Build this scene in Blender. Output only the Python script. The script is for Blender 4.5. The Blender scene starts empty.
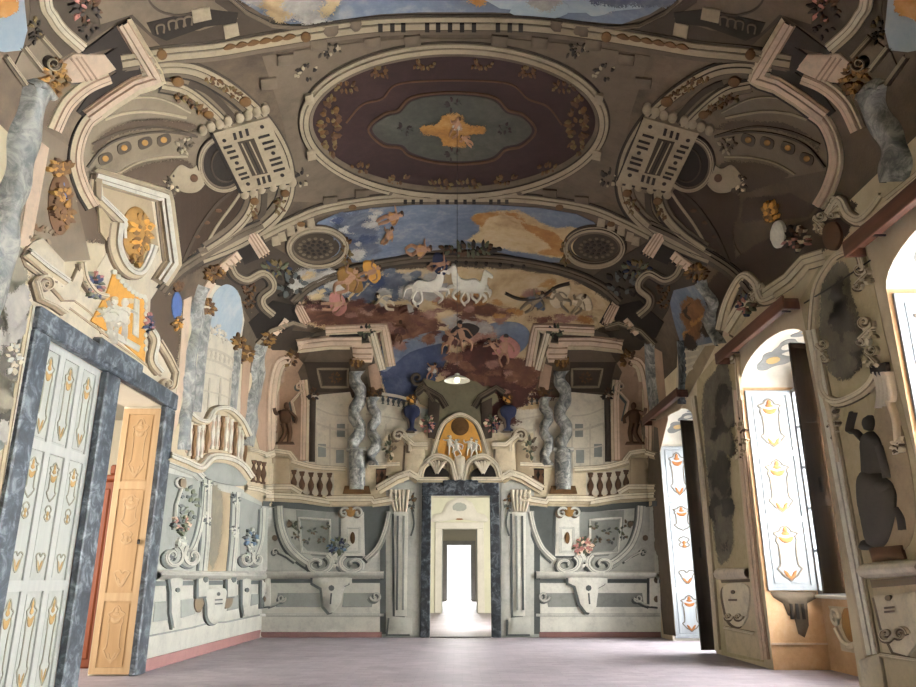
import bpy, bmesh, math, random
import numpy as np
from mathutils import Vector, Matrix
from mathutils.geometry import delaunay_2d_cdt

# ------------------------------------------------------------------ camera, world, light, exposure
SC = bpy.context.scene
COL = SC.collection
F_PX, PITCH = 745.0, math.atan(235.0 / 745.0)
CAM = np.array((-0.07, 0.0, 1.5))
cam_data = bpy.data.cameras.new('camera')
cam_data.sensor_fit = 'HORIZONTAL'; cam_data.sensor_width = 36.0
cam_data.lens = 36.0 * F_PX / 916.0
cam_data.clip_start = 0.05; cam_data.clip_end = 300
cam = bpy.data.objects.new('camera', cam_data); COL.objects.link(cam)
cam.location = CAM; cam.rotation_euler = (math.pi / 2 + PITCH, 0, 0)
SC.camera = cam

world = bpy.data.worlds.new('daylight'); SC.world = world; world.use_nodes = True
bg = world.node_tree.nodes['Background']
bg.inputs['Color'].default_value = (0.86, 0.93, 1.0, 1); bg.inputs['Strength'].default_value = 1.3

SC.view_settings.view_transform = 'Standard'; SC.view_settings.look = 'None'
SC.view_settings.gamma = 1.0; SC.view_settings.use_curve_mapping = False
SC.view_settings.exposure = 0.38
SC.cycles.diffuse_bounces = 2
SC.cycles.transparent_max_bounces = 32      # soft paint edges lie over one another

def area_light(name, loc, direction, sx, sy, power, color, spread=180):
    l = bpy.data.lights.new(name, 'AREA'); l.shape = 'RECTANGLE'; l.size = sx; l.size_y = sy
    l.energy = power; l.color = color; l.spread = math.radians(spread)
    o = bpy.data.objects.new(name, l); COL.objects.link(o); o.location = loc
    o.rotation_euler = Vector(direction).to_track_quat('-Z', 'Y').to_euler()
    return o

W, D, Y0 = 5.36, 21.3, -3.0            # half width, far wall, near wall
ZS, RISE, COVE = 6.5, 3.0, 4.5         # springing of the vault, rise, depth of its end cove
NICHE = 1.0                            # depth of the window embrasures
WIN = [(16.9, 20.2, 0.0), (11.0, 13.9, 1.05), (5.9, 8.8, 1.05), (0.6, 3.5, 1.05)]   # y0, y1, sill height
DAY = (1.0, 0.985, 0.955)
for k, (a, b, s) in enumerate(WIN):    # daylight through the four windows of the right wall
    area_light('window_daylight', (W + NICHE + 0.35, (a + b) / 2, 2.95 + s / 2), (-1, 0, -0.14), b - a - 0.3, 4.6 - s,
               (600, 930, 1500, 1450)[k], DAY, 116)
area_light('enfilade_daylight', (0, 56.5, 2.2), (0, -1, -0.05), 2.4, 3.8, 1500, (1, 0.99, 0.97))
area_light('next_room_daylight', (4.2, 24.5, 2.8), (-0.45, 1, -0.12), 3.0, 3.4, 900, (1, 0.98, 0.93))
area_light('side_room_daylight', (-8.6, 10.2, 2.6), (0.22, 1, 0.12), 2.2, 3.6, 300, (1, 0.93, 0.82))
# ------------------------------------------------------------------ materials (all node-based)
def lin(c):
    return tuple((v / 255 / 12.92 if v / 255 <= 0.04045 else ((v / 255 + 0.055) / 1.055) ** 2.4) for v in c)
MATS = {}
def nt(name):
    m = bpy.data.materials.new(name); m.use_nodes = True
    t = m.node_tree; b = t.nodes['Principled BSDF']
    return m, t, b
def fresco(key, c1, c2=None, scale=3.0, c3=None, rough=0.85, bump=0.12, detail=8.0, stretch=(1, 1, 1), contrast=0.22, metal=0.0, distort=0.6, soft=False):
    """paint on plaster: two or three tints blended by noise in world space, with a faint fine relief"""
    m, t, b = nt(key); N = t.nodes; L = t.links
    geo = N.new('ShaderNodeNewGeometry'); mp = N.new('ShaderNodeMapping'); mp.inputs['Scale'].default_value = stretch
    L.new(geo.outputs['Position'], mp.inputs['Vector'])
    n = N.new('ShaderNodeTexNoise'); n.inputs['Scale'].default_value = scale; n.inputs['Detail'].default_value = detail
    n.inputs['Roughness'].default_value = 0.62; n.inputs['Distortion'].default_value = distort
    L.new(mp.outputs['Vector'], n.inputs['Vector'])
    r = N.new('ShaderNodeValToRGB'); e = r.color_ramp.elements
    if c2 is None: c2 = tuple(v * 0.80 for v in c1)
    e[0].position = 0.5 - contrast; e[0].color = (*lin(c2), 1)
    e[1].position = 0.5 + contrast; e[1].color = (*lin(c1), 1)
    if c3 is not None:
        x = r.color_ramp.elements.new(0.5); x.color = (*lin(c1), 1); e = r.color_ramp.elements
        e[2].color = (*lin(c3), 1)
    nf = N.new('ShaderNodeTexNoise'); nf.inputs['Scale'].default_value = scale * 6; nf.inputs['Detail'].default_value = 5; nf.inputs['Roughness'].default_value = .7
    L.new(mp.outputs['Vector'], nf.inputs['Vector'])
    mix = N.new('ShaderNodeMix'); mix.data_type = 'FLOAT'; mix.inputs[0].default_value = .38
    L.new(n.outputs['Fac'], mix.inputs[2]); L.new(nf.outputs['Fac'], mix.inputs[3])
    L.new(mix.outputs[0], r.inputs['Fac']); L.new(r.outputs['Color'], b.inputs['Base Color'])
    b.inputs['Roughness'].default_value = rough; b.inputs['Metallic'].default_value = metal
    b.inputs['Specular IOR Level'].default_value = 0.25
    if soft:   # brushed-out edge of the paint patch: broken up like dry brush strokes
        at = N.new('ShaderNodeAttribute'); at.attribute_name = 'edge'; prev = None
        for sc_, amp in ((2.2, 1.0), (34.0, 1.5)):
            ne = N.new('ShaderNodeTexNoise'); ne.inputs['Scale'].default_value = sc_; ne.inputs['Detail'].default_value = 4; ne.inputs['Roughness'].default_value = .6
            L.new(mp.outputs['Vector'], ne.inputs['Vector'])
            ma = N.new('ShaderNodeMath'); ma.operation = 'MULTIPLY_ADD'; ma.inputs[1].default_value = amp; ma.inputs[2].default_value = -amp / 2
            L.new(ne.outputs['Fac'], ma.inputs[0])
            ad = N.new('ShaderNodeMath'); ad.operation = 'ADD'; L.new(ma.outputs[0], ad.inputs[0]); L.new(prev.outputs[0] if prev else at.outputs['Fac'], ad.inputs[1]); prev = ad
        m1 = N.new('ShaderNodeMath'); m1.operation = 'GREATER_THAN'; m1.inputs[1].default_value = .5; L.new(prev.outputs[0], m1.inputs[0])
        m3 = N.new('ShaderNodeMath'); m3.operation = 'GREATER_THAN'; m3.inputs[1].default_value = .03; L.new(at.outputs['Fac'], m3.inputs[0])
        m2 = N.new('ShaderNodeMath'); m2.operation = 'MULTIPLY'; L.new(m1.outputs[0], m2.inputs[0]); L.new(m3.outputs[0], m2.inputs[1])
        tr = N.new('ShaderNodeBsdfTransparent'); ms = N.new('ShaderNodeMixShader'); out = t.nodes['Material Output']
        L.new(m2.outputs[0], ms.inputs[0]); L.new(tr.outputs[0], ms.inputs[1]); L.new(b.outputs[0], ms.inputs[2]); L.new(ms.outputs[0], out.inputs['Surface'])
    if bump:
        n2 = N.new('ShaderNodeTexNoise'); n2.inputs['Scale'].default_value = 26; n2.inputs['Detail'].default_value = 4
        L.new(mp.outputs['Vector'], n2.inputs['Vector'])
        bp = N.new('ShaderNodeBump'); bp.inputs['Strength'].default_value = bump; bp.inputs['Distance'].default_value = 0.03
        L.new(n2.outputs['Fac'], bp.inputs['Height']); L.new(bp.outputs['Normal'], b.inputs['Normal'])
    MATS[key] = m
    return m
def marble(key, base, dark, vein, scale=2.2, rough=0.3):
    m, t, b = nt(key); N = t.nodes; L = t.links
    geo = N.new('ShaderNodeNewGeometry')
    n = N.new('ShaderNodeTexNoise'); n.inputs['Scale'].default_value = scale; n.inputs['Detail'].default_value = 10
    n.inputs['Distortion'].default_value = 0.9; n.inputs['Roughness'].default_value = 0.72
    L.new(geo.outputs['Position'], n.inputs['Vector'])
    r = N.new('ShaderNodeValToRGB'); e = r.color_ramp.elements
    e[0].position = 0.40; e[0].color = (*lin(dark), 1); e[1].position = 0.63; e[1].color = (*lin(vein), 1)
    x = e.new(0.5); x.color = (*lin(base), 1)
    L.new(n.outputs['Fac'], r.inputs['Fac']); L.new(r.outputs['Color'], b.inputs['Base Color'])
    b.inputs['Roughness'].default_value = rough; b.inputs['Specular IOR Level'].default_value = 0.35
    MATS[key] = m
    return m
def wood(key, c1, c2, rough=0.6, axis=2):
    m, t, b = nt(key); N = t.nodes; L = t.links
    geo = N.new('ShaderNodeNewGeometry'); mp = N.new('ShaderNodeMapping')
    s = [14, 14, 14]; s[axis] = 0.9; mp.inputs['Scale'].default_value = s
    L.new(geo.outputs['Position'], mp.inputs['Vector'])
    n = N.new('ShaderNodeTexNoise'); n.inputs['Scale'].default_value = 1.0; n.inputs['Detail'].default_value = 6
    L.new(mp.outputs['Vector'], n.inputs['Vector'])
    r = N.new('ShaderNodeValToRGB'); e = r.color_ramp.elements
    e[0].position = 0.3; e[0].color = (*lin(c2), 1); e[1].position = 0.7; e[1].color = (*lin(c1), 1)
    L.new(n.outputs['Fac'], r.inputs['Fac']); L.new(r.outputs['Color'], b.inputs['Base Color'])
    b.inputs['Roughness'].default_value = rough; b.inputs['Specular IOR Level'].default_value = 0.3
    MATS[key] = m
    return m
def glow(key, color, strength):
    m, t, b = nt(key)
    b.inputs['Base Color'].default_value = (*lin(color), 1)
    b.inputs['Emission Color'].default_value = (*lin(color), 1); b.inputs['Emission Strength'].default_value = strength
    MATS[key] = m
def glass(key):
    m, t, b = nt(key)
    b.inputs['Transmission Weight'].default_value = 1.0; b.inputs['Roughness'].default_value = 0.0; b.inputs['IOR'].default_value = 1.01
    b.inputs['Base Color'].default_value = (0.96, 0.98, 1, 1)
    MATS[key] = m
def floor_material():
    m, t, b = nt('terracotta_floor'); N = t.nodes; L = t.links
    geo = N.new('ShaderNodeNewGeometry')
    br = N.new('ShaderNodeTexBrick'); br.inputs['Scale'].default_value = 1.0
    br.inputs['Brick Width'].default_value = 0.30; br.inputs['Row Height'].default_value = 0.15; br.inputs['Mortar Size'].default_value = 0.004
    br.inputs['Color1'].default_value = (*lin((182, 174, 180)), 1); br.inputs['Color2'].default_value = (*lin((168, 160, 167)), 1)
    br.inputs['Mortar'].default_value = (*lin((150, 143, 150)), 1); br.inputs['Mortar Smooth'].default_value = 0.6
    L.new(geo.outputs['Position'], br.inputs['Vector'])
    n = N.new('ShaderNodeTexNoise'); n.inputs['Scale'].default_value = 0.9; n.inputs['Detail'].default_value = 9; n.inputs['Roughness'].default_value = 0.7
    L.new(geo.outputs['Position'], n.inputs['Vector'])
    r = N.new('ShaderNodeValToRGB'); r.color_ramp.elements[0].position = 0.3; r.color_ramp.elements[0].color = (0.72, 0.70, 0.72, 1)
    r.color_ramp.elements[1].position = 0.7; r.color_ramp.elements[1].color = (1.12, 1.1, 1.1, 1)
    L.new(n.outputs['Fac'], r.inputs['Fac'])
    mx = N.new('ShaderNodeMix'); mx.data_type = 'RGBA'; mx.blend_type = 'MULTIPLY'; mx.inputs[0].default_value = 1.0
    L.new(br.outputs['Color'], mx.inputs[6]); L.new(r.outputs['Color'], mx.inputs[7]); L.new(mx.outputs[2], b.inputs['Base Color'])
    b.inputs['Roughness'].default_value = 0.55; b.inputs['Specular IOR Level'].default_value = 0.3
    bp = N.new('ShaderNodeBump'); bp.inputs['Strength'].default_value = 0.25; bp.inputs['Distance'].default_value = 0.01
    L.new(n.outputs['Fac'], bp.inputs['Height']); L.new(bp.outputs['Normal'], b.inputs['Normal'])
    MATS['floor'] = m

# ------------------------------------------------------------------ object helpers
WPOS = {}
def link(name, verts, faces, mats, parent=None, mi=None, smooth=False, kind=None):
    """one mesh object, its origin at the middle of its foot"""
    if not isinstance(verts, np.ndarray): verts = [tuple(p) if len(p) == 4 else (*p, 1.0) for p in verts]
    v = np.asarray(verts, float); edge = None
    if v.shape[1] == 4: edge = v[:, 3]; v = v[:, :3]
    o0 = np.array(((v[:, 0].min() + v[:, 0].max()) / 2, (v[:, 1].min() + v[:, 1].max()) / 2, v[:, 2].min()))
    me = bpy.data.meshes.new(name)
    me.from_pydata((v - o0).tolist(), [], [list(map(int, f)) for f in faces])
    if not isinstance(mats, (list, tuple)): mats = [mats]
    for m in mats: me.materials.append(MATS[m])
    if mi is not None: me.polygons.foreach_set('material_index', np.asarray(mi, np.int32))
    if edge is not None and edge.min() < 1: me.attributes.new('edge', 'FLOAT', 'POINT').data.foreach_set('value', np.ascontiguousarray(edge, np.float32))
    if smooth: me.polygons.foreach_set('use_smooth', np.ones(len(me.polygons), bool))
    me.update()
    o = bpy.data.objects.new(name, me); COL.objects.link(o)
    base = np.zeros(3)
    if parent is not None:
        o.parent = parent; base = WPOS[parent.name]
    o.location = o0 - base
    WPOS[o.name] = o0
    if kind: o['kind'] = kind
    return o
def empty(name, loc):
    o = bpy.data.objects.new(name, None); COL.objects.link(o); o.location = loc; WPOS[o.name] = np.array(loc, float)
    o.empty_display_size = 0.1
    return o
def tag(o, label, cat=None, kind=None, group=None):
    o['label'] = label
    if cat: o['category'] = cat
    if kind: o['kind'] = kind
    if group: o['group'] = group
    return o
class MB:
    """collects shapes for ONE mesh"""
    def __init__(s): s.v = []; s.f = []; s.mi = []
    def add(s, v, f, mi=0):
        n = len(s.v); s.v += [tuple(map(float, p)) for p in v]; s.f += [[i + n for i in q] for q in f]
        s.mi += [mi] * len(f) if isinstance(mi, int) else list(mi)
        return s
    def box(s, x0, x1, y0, y1, z0, z1, mi=0, bev=0.0):
        if bev <= 0:
            v = [(x, y, z) for x in (x0, x1) for y in (y0, y1) for z in (z0, z1)]
            return s.add(v, [(0, 1, 3, 2), (4, 6, 7, 5), (0, 4, 5, 1), (2, 3, 7, 6), (0, 2, 6, 4), (1, 5, 7, 3)], mi)
        bm = bmesh.new(); bmesh.ops.create_cube(bm, size=1)
        for q in bm.verts: q.co = ((x0 + x1) / 2 + q.co.x * (x1 - x0), (y0 + y1) / 2 + q.co.y * (y1 - y0), (z0 + z1) / 2 + q.co.z * (z1 - z0))
        bmesh.ops.bevel(bm, geom=bm.edges[:], offset=bev, segments=1, affect='EDGES'); bm.verts.index_update()
        s.add([q.co[:] for q in bm.verts], [[q.index for q in f.verts] for f in bm.faces], mi); bm.free(); return s
    def quad(s, a, b, c, d, mi=0): return s.add([a, b, c, d], [(0, 1, 2, 3)], mi)
    def lathe(s, prof, c, n=20, mi=0):
        v = []; f = []
        for r, z in prof:
            for k in range(n):
                a = 2 * math.pi * k / n; v.append((c[0] + r * math.cos(a), c[1] + r * math.sin(a), c[2] + z))
        for i in range(len(prof) - 1):
            for k in range(n): f.append((i * n + k, i * n + (k + 1) % n, (i + 1) * n + (k + 1) % n, (i + 1) * n + k))
        return s.add(v, f, mi)
    def tube(s, pts, r, n=8, mi=0):
        pts = [Vector(p) for p in pts]; v = []; f = []
        for i, p in enumerate(pts):
            t = (pts[min(i + 1, len(pts) - 1)] - pts[max(i - 1, 0)]).normalized()
            a = t.orthogonal().normalized(); b = t.cross(a)
            for k in range(n):
                q = 2 * math.pi * k / n; v.append(tuple(p + (a * math.cos(q) + b * math.sin(q)) * r))
        for i in range(len(pts) - 1):
            for k in range(n): f.append((i * n + k, i * n + (k + 1) % n, (i + 1) * n + (k + 1) % n, (i + 1) * n + k))
        f.append(tuple(range(n))[::-1]); f.append(tuple(range((len(pts) - 1) * n, len(pts) * n)))
        return s.add(v, f, mi)
    def go(s, name, mats, parent=None, smooth=False, kind=None): return link(name, s.v, s.f, mats, parent, s.mi, smooth, kind)

# ------------------------------------------------------------------ where a painted point lies: the room's own surfaces
CP, SP = math.cos(PITCH), math.sin(PITCH)
def rays(p):
    p = np.asarray(p, float); a = (p[:, 0] - 458) / F_PX; b = (343.5 - p[:, 1]) / F_PX
    return np.stack([a, CP - b * SP, SP + b * CP], 1)
def shell_G(q):
    m = np.maximum(np.abs(q[:, 0]) / W, np.maximum((q[:, 1] - (D - COVE)) / COVE, 0))
    return m * m + np.maximum((q[:, 2] - ZS) / RISE, 0) ** 2 - 1
def on_shell(p):
    """points of the walls and vault that the traced picture points show, and the normals into the room"""
    d = rays(p); lo = np.full(len(d), 0.5); hi = np.full(len(d), 60.0)
    for _ in range(44):
        mid = (lo + hi) / 2; g = shell_G(CAM + d * mid[:, None]) > 0
        hi = np.where(g, mid, hi); lo = np.where(g, lo, mid)
    q = CAM + d * lo[:, None]
    q[:, 2] = np.maximum(q[:, 2], 0.004)
    u = np.abs(q[:, 0]) / W; w = np.maximum((q[:, 1] - (D - COVE)) / COVE, 0)
    side = u >= w
    n = np.zeros_like(q)
    n[:, 0] = np.where(side, -np.sign(q[:, 0]) * u / W, 0)
    n[:, 1] = np.where(side, 0, -w / COVE)
    n[:, 2] = -np.maximum((q[:, 2] - ZS) / RISE, 0) / RISE
    n /= np.linalg.norm(n, axis=1)[:, None]
    return q, n
class Plane:
    """a flat canvas: 2-D metres (u, v) from an origin"""
    def __init__(s, o, u, v):
        s.o, s.u, s.v = (np.array(q, float) for q in (o, u, v)); s.n = np.cross(s.u, s.v)
    def __call__(s, p):
        p = np.asarray(p, float)
        return s.o + p[:, :1] * s.u + p[:, 1:2] * s.v, np.repeat(s.n[None], len(p), 0)

# ------------------------------------------------------------------ relief pieces of the painted decoration
def smooth_path(p, closed=False, n=6):
    p = np.asarray(p, float); k = len(p)
    if k < 3: return p
    out = []
    for i in range(k if closed else k - 1):
        g = lambda j: p[j % k] if closed else p[min(max(j, 0), k - 1)]
        a, b, c, d = g(i - 1), g(i), g(i + 1), g(i + 2)
        for t in np.arange(n) / n:
            out.append(0.5 * (2 * b + (c - a) * t + (2 * a - 5 * b + 4 * c - d) * t * t + (3 * b - a - 3 * c + d) * t ** 3))
    if not closed: out.append(p[-1])
    return np.array(out)
def densify(p, res, closed=True):
    out = []; k = len(p)
    for i in range(k if closed else k - 1):
        a, b = p[i], p[(i + 1) % k]; m = max(1, int(math.ceil(np.linalg.norm(b - a) / res)))
        out += [a + (b - a) * j / m for j in range(m)]
    if not closed: out.append(p[-1])
    return np.array(out)
def seg_dist(q, poly):
    a = poly; b = np.roll(poly, -1, 0); ab = b - a; l2 = (ab ** 2).sum(1) + 1e-12
    d = q[:, None] - a[None]; t = np.clip((d * ab).sum(2) / l2, 0, 1)
    return np.sqrt(((d - t[..., None] * ab) ** 2).sum(2)).min(1)
def inside(q, poly):
    x, y = q[:, 0], q[:, 1]; r = np.zeros(len(q), bool); j = len(poly) - 1
    for i in range(len(poly)):
        xi, yi = poly[i]; xj, yj = poly[j]
        if yi != yj: r ^= ((yi > y) != (yj > y)) & (x < (xj - xi) * (y - yi) / (yj - yi) + xi)
        j = i
    return r
STEP = 0.0048
TICK = [0]
def tick():
    TICK[0] += 1; return (TICK[0] % 40) * .00009      # no two pieces share a plane
def poly_geo(pts, canvas=on_shell, lay=1, h=0.0, band=None, res=8.0, curve=False, n=5, soft=5.0):
    """verts and faces of a filled outline lying on the canvas, its middle swelling by h metres"""
    p = np.asarray(pts, float)
    h *= .65
    if canvas is on_shell: res = min(res, 5.0)
    if curve: p = smooth_path(p, True, n)
    p = densify(p, res)
    area = 0.5 * np.sum(p[:, 0] * np.roll(p[:, 1], -1) - p[:, 1] * np.roll(p[:, 0], -1))
    if area < 0: p = p[::-1]
    nb = len(p); lo = p.min(0); hi = p.max(0)
    gx, gy = np.meshgrid(np.arange(lo[0] + res / 2, hi[0], res), np.arange(lo[1] + res / 2, hi[1], res))
    g = np.stack([gx.ravel(), gy.ravel()], 1)
    if len(g):
        g = g[inside(g, p)]
        if len(g): g = g[seg_dist(g, p) > 0.35 * res]
    allp = np.vstack([p, g]) if len(g) else p
    vs, es, fs, ov, oe, of = delaunay_2d_cdt([Vector(q) for q in allp], [(i, (i + 1) % nb) for i in range(nb)], [], 1, 1e-6)
    q = np.array([v[:] for v in vs]); fs = [list(f) for f in fs]
    if band is None: band = max(1e-6, 0.3 * min(hi - lo))
    sd = seg_dist(q, p); t = np.clip(sd / band, 0, 1); ep = tick(); hh = lay * STEP + ep + h * np.sqrt(1 - (1 - t) ** 2)
    P, Nn = canvas(q); P = P + Nn * hh[:, None]
    B, Bn = canvas(p); n0 = len(P)
    top = B + Bn * (lay * STEP + ep); bot = B - Bn * 0.003
    V = np.vstack([np.column_stack([P, np.clip(sd / soft, 0, 1)]), np.column_stack([top, np.zeros(nb)]), np.column_stack([bot, np.zeros(nb)])])
    for i in range(nb):
        j = (i + 1) % nb; fs.append([n0 + i, n0 + j, n0 + nb + j, n0 + nb + i])
    return V, fs
def orient(V, fs, canvas_n=None):
    return fs
def strip_geo(path, bands, canvas=on_shell, lay=1, curve=False, res=7.0, taper=(1, 1), closed=False, n=6, shift=0.0):
    """a moulding swept along a path: bands = [(width, material index, height at start, height at end)...]"""
    p = np.asarray(path, float)
    if curve: p = smooth_path(p, closed, n)
    p = densify(p, res, closed)
    k = len(p)
    tan = (np.roll(p, -1, 0) - np.roll(p, 1, 0)) if closed else np.gradient(p, axis=0)
    tan /= np.linalg.norm(tan, axis=1)[:, None] + 1e-9
    nor = np.stack([-tan[:, 1], tan[:, 0]], 1)
    s = np.linspace(taper[0], taper[1], k)[:, None]
    tot = sum(b[0] for b in bands); x = -tot / 2 + shift; ep = tick(); V = []; Fc = []; mi = []
    def row(off, hgt):
        P, Nn = canvas(p + nor * (off * s)); V.append(P + Nn * (lay * STEP + hgt + ep)); return (len(V) - 1) * k
    def joinrows(a, b, m):
        for i in range(k if closed else k - 1):
            j = (i + 1) % k; Fc.append([a + i, a + j, b + j, b + i]); mi.append(m)
    first = row(x, -lay * STEP - 0.003); prev = first
    for (w, m, h0, h1) in bands:
        a = row(x, h0); joinrows(prev, a, m); x += w; b = row(x, h1); joinrows(a, b, m); prev = b
    last = row(x, -lay * STEP - 0.003); joinrows(prev, last, bands[-1][1])
    return np.vstack(V), Fc, mi
def mir(V): V = V.copy(); V[:, 0] *= -1; return V
def reg(name, V, Fc, mats, parent, mi=None, smooth=False, mirror=False, kind=None):
    """link a painted piece; with mirror its twin on the other half of the room too (parent may be a pair)"""
    pa = parent if isinstance(parent, tuple) else (parent, parent)
    o = link(name, V, Fc, mats, pa[0], mi, smooth, kind)
    if mirror:
        o2 = link(name, mir(V), [f[::-1] for f in Fc], mats, pa[1], mi, smooth, kind)
        return (o, o2)
    return o
def P(name, pts, mat, parent, lay=1, h=0.0, band=None, res=8.0, curve=False, mirror=False, canvas=on_shell, smooth=None):
    V, Fc = poly_geo(pts, canvas, lay, h, band, res, curve)
    return reg(name, V, Fc, mat, parent, None, (h > 0) if smooth is None else smooth, mirror)
def S(name, path, bands, mats, parent, lay=1, curve=False, res=7.0, taper=(1, 1), closed=False, mirror=False, canvas=on_shell, smooth=False, shift=0.0):
    V, Fc, mi = strip_geo(path, bands, canvas, lay, curve, res, taper, closed, 6, shift)
    return reg(name, V, Fc, mats, parent, mi, smooth, mirror)
# ------------------------------------------------------------------ palette
floor_material()
glass('pane_glass')
fresco('vault_base', (80, 68, 55), (46, 38, 30), 0.55, (108, 94, 77), distort=.5)
fresco('wall_cream', (214, 200, 168), (192, 176, 146), 1.2, (222, 211, 184), distort=.3)
fresco('wall_grey', (170, 172, 162), (148, 152, 146), 1.2, (184, 184, 174), distort=.3)
fresco('wall_near_plain', (196, 184, 158), (176, 164, 140), 1.2)
fresco('room_cream', (226, 222, 196), (206, 204, 180), 0.8)
fresco('room_white', (236, 228, 210), (222, 212, 190), 0.8)
fresco('plain_ceiling', (216, 210, 196), (200, 194, 180), 0.8)
fresco('peach', (216, 178, 136), (198, 158, 120), 1.7, (226, 198, 160))
fresco('niche_white', (228, 222, 208), (206, 200, 186), 2.0)
fresco('red_base', (140, 104, 100), (118, 86, 82), 3)
marble('marble_dark', (46, 52, 58), (22, 26, 31), (112, 118, 122), 4.6, .5)
marble('marble_column', (130, 130, 124), (84, 87, 86), (186, 184, 174), 4.2, .5)
wood('door_white', (230, 230, 222), (219, 220, 213), 0.5)
wood('panel_white', (216, 217, 208), (205, 207, 198), 0.5)
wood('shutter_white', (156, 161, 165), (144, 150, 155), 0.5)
fresco('gilt_shutter', (150, 100, 58), (128, 80, 44), 9, bump=0)
fresco('shutter_line', (104, 96, 84), (88, 80, 70), 9, bump=0)
wood('honey', (190, 160, 122), (174, 142, 104), 0.5)
wood('honey_panel', (182, 148, 106), (166, 132, 92), 0.5)
wood('red_wood', (140, 74, 44), (112, 56, 34), 0.5)
wood('dark_wood', (62, 50, 40), (44, 36, 30), 0.6)
wood('pelmet_wood', (96, 62, 46), (66, 40, 30), 0.55, axis=1)
fresco('gilt', (192, 160, 108), (172, 138, 86), 9, bump=0)
fresco('gilt_pale', (214, 186, 134), (192, 158, 102), 9, bump=0)
fresco('grey_line', (172, 170, 150), (156, 154, 136), 9, bump=0)
fresco('iron', (52, 48, 46), (36, 34, 32), 9, bump=0)
fresco('enamel', (232, 234, 222), (218, 220, 208), 3, rough=0.3, bump=0)
glow('bulb', (255, 238, 205), 6.0)

# ------------------------------------------------------------------ the room
fl = MB().quad((-W, Y0, 0), (W, Y0, 0), (W, D, 0), (-W, D, 0))
for a, b, s in WIN: fl.quad((W, a, 0), (W + NICHE, a, 0), (W + NICHE, b, 0), (W, b, 0))
fl.quad((-0.85, D, 0), (0.85, D, 0), (0.85, 60, 0), (-0.85, 60, 0)).quad((-5.5, D + .7, -.002), (5.5, D + .7, -.002), (5.5, 60, -.002), (-5.5, 60, -.002))
fl.quad((-11.5, 8, -.001), (-W, 8, -.001), (-W, 18, -.001), (-11.5, 18, -.001))
floor = tag(fl.go('floor', 'floor'), 'worn terracotta tile floor of the painted hall', kind='structure')

def holed_rects(u0, u1, v0, v1, holes):
    """rectangles covering [u0,u1]x[v0,v1] minus rectangular holes that start at v0"""
    out = []; u = u0
    for a, b, top in sorted(holes):
        out.append((u, a, v0, v1)); out.append((a, b, top, v1)); u = b
    out.append((u, u1, v0, v1)); return out
mb = MB()
for a, b, c, d in holed_rects(Y0, D, 0, ZS, [(9.0, 13.1, 4.44)]): mb.quad((-W, a, c), (-W, b, c), (-W, b, d), (-W, a, d))
wall_left = tag(mb.go('wall_left', 'wall_cream'), 'sunlit frescoed wall with the great panelled doorway', kind='structure')
mb = MB()
for a, b, c, d in holed_rects(-W, W, 0, ZS, [(-.85, .85, 3.74)]): mb.quad((a, D, c), (b, D, c), (b, D, d), (a, D, d))
wall_far = tag(mb.go('wall_far', 'wall_grey'), 'frescoed end wall around the open doorway with painted balconies and columns', kind='structure')
mb = MB().quad((-W, Y0, 0), (W, Y0, 0), (W, Y0, ZS), (-W, Y0, ZS))
wall_near = tag(mb.go('wall_near', 'wall_near_plain'), 'end wall behind the viewer', kind='structure')
SPRING, ARCH = 5.0, 0.5
def arch_z(y, a, b): return SPRING + ARCH * math.sqrt(max(0, 1 - ((y - (a + b) / 2) / ((b - a) / 2)) ** 2))
mb = MB(); u = Y0
for a, b, s in sorted(WIN):
    mb.quad((W, u, 0), (W, a, 0), (W, a, ZS), (W, u, ZS)); u = b
    ys = [(a + b) / 2 - (b - a) / 2 * math.cos(math.pi * k / 16) for k in range(17)]
    for y1, y2 in zip(ys, ys[1:]): mb.quad((W, y1, arch_z(y1, a, b)), (W, y2, arch_z(y2, a, b)), (W, y2, ZS), (W, y1, ZS))
mb.quad((W, u, 0), (W, D, 0), (W, D, ZS), (W, u, ZS))
wall_right = tag(mb.go('wall_right', 'wall_cream'), 'shaded frescoed wall pierced by deep arched window niches', kind='structure')
# vault: elliptical barrel with coved ends
NV = 40
ang = [math.pi / 2 * k / NV for k in range(-NV, NV + 1)]
xs = [W * math.sin(a) for a in ang]
yn = [(Y0 + COVE) - COVE * math.sin(math.pi / 2 * k / NV) for k in range(NV, -1, -1)]
ymid = list(np.linspace(Y0 + COVE, D - COVE, 30))[1:-1]
ys = yn + ymid + [(D - COVE) + COVE * math.sin(math.pi / 2 * k / NV) for k in range(NV + 1)]
V = []
for y in ys:
    for x in xs:
        m = max(abs(x) / W, max(0, (y - (D - COVE)) / COVE), max(0, (Y0 + COVE - y) / COVE))
        V.append((x, y, ZS + RISE * math.sqrt(max(0, 1 - min(1, m) ** 2))))
nx = len(xs)
Fc = [(j * nx + i, j * nx + i + 1, (j + 1) * nx + i + 1, (j + 1) * nx + i) for j in range(len(ys) - 1) for i in range(nx - 1)]
ceiling = tag(link('ceiling', V, Fc, 'vault_base', smooth=True), 'frescoed vault with painted arches, oval medallion and cloudy sky', kind='structure')

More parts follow.
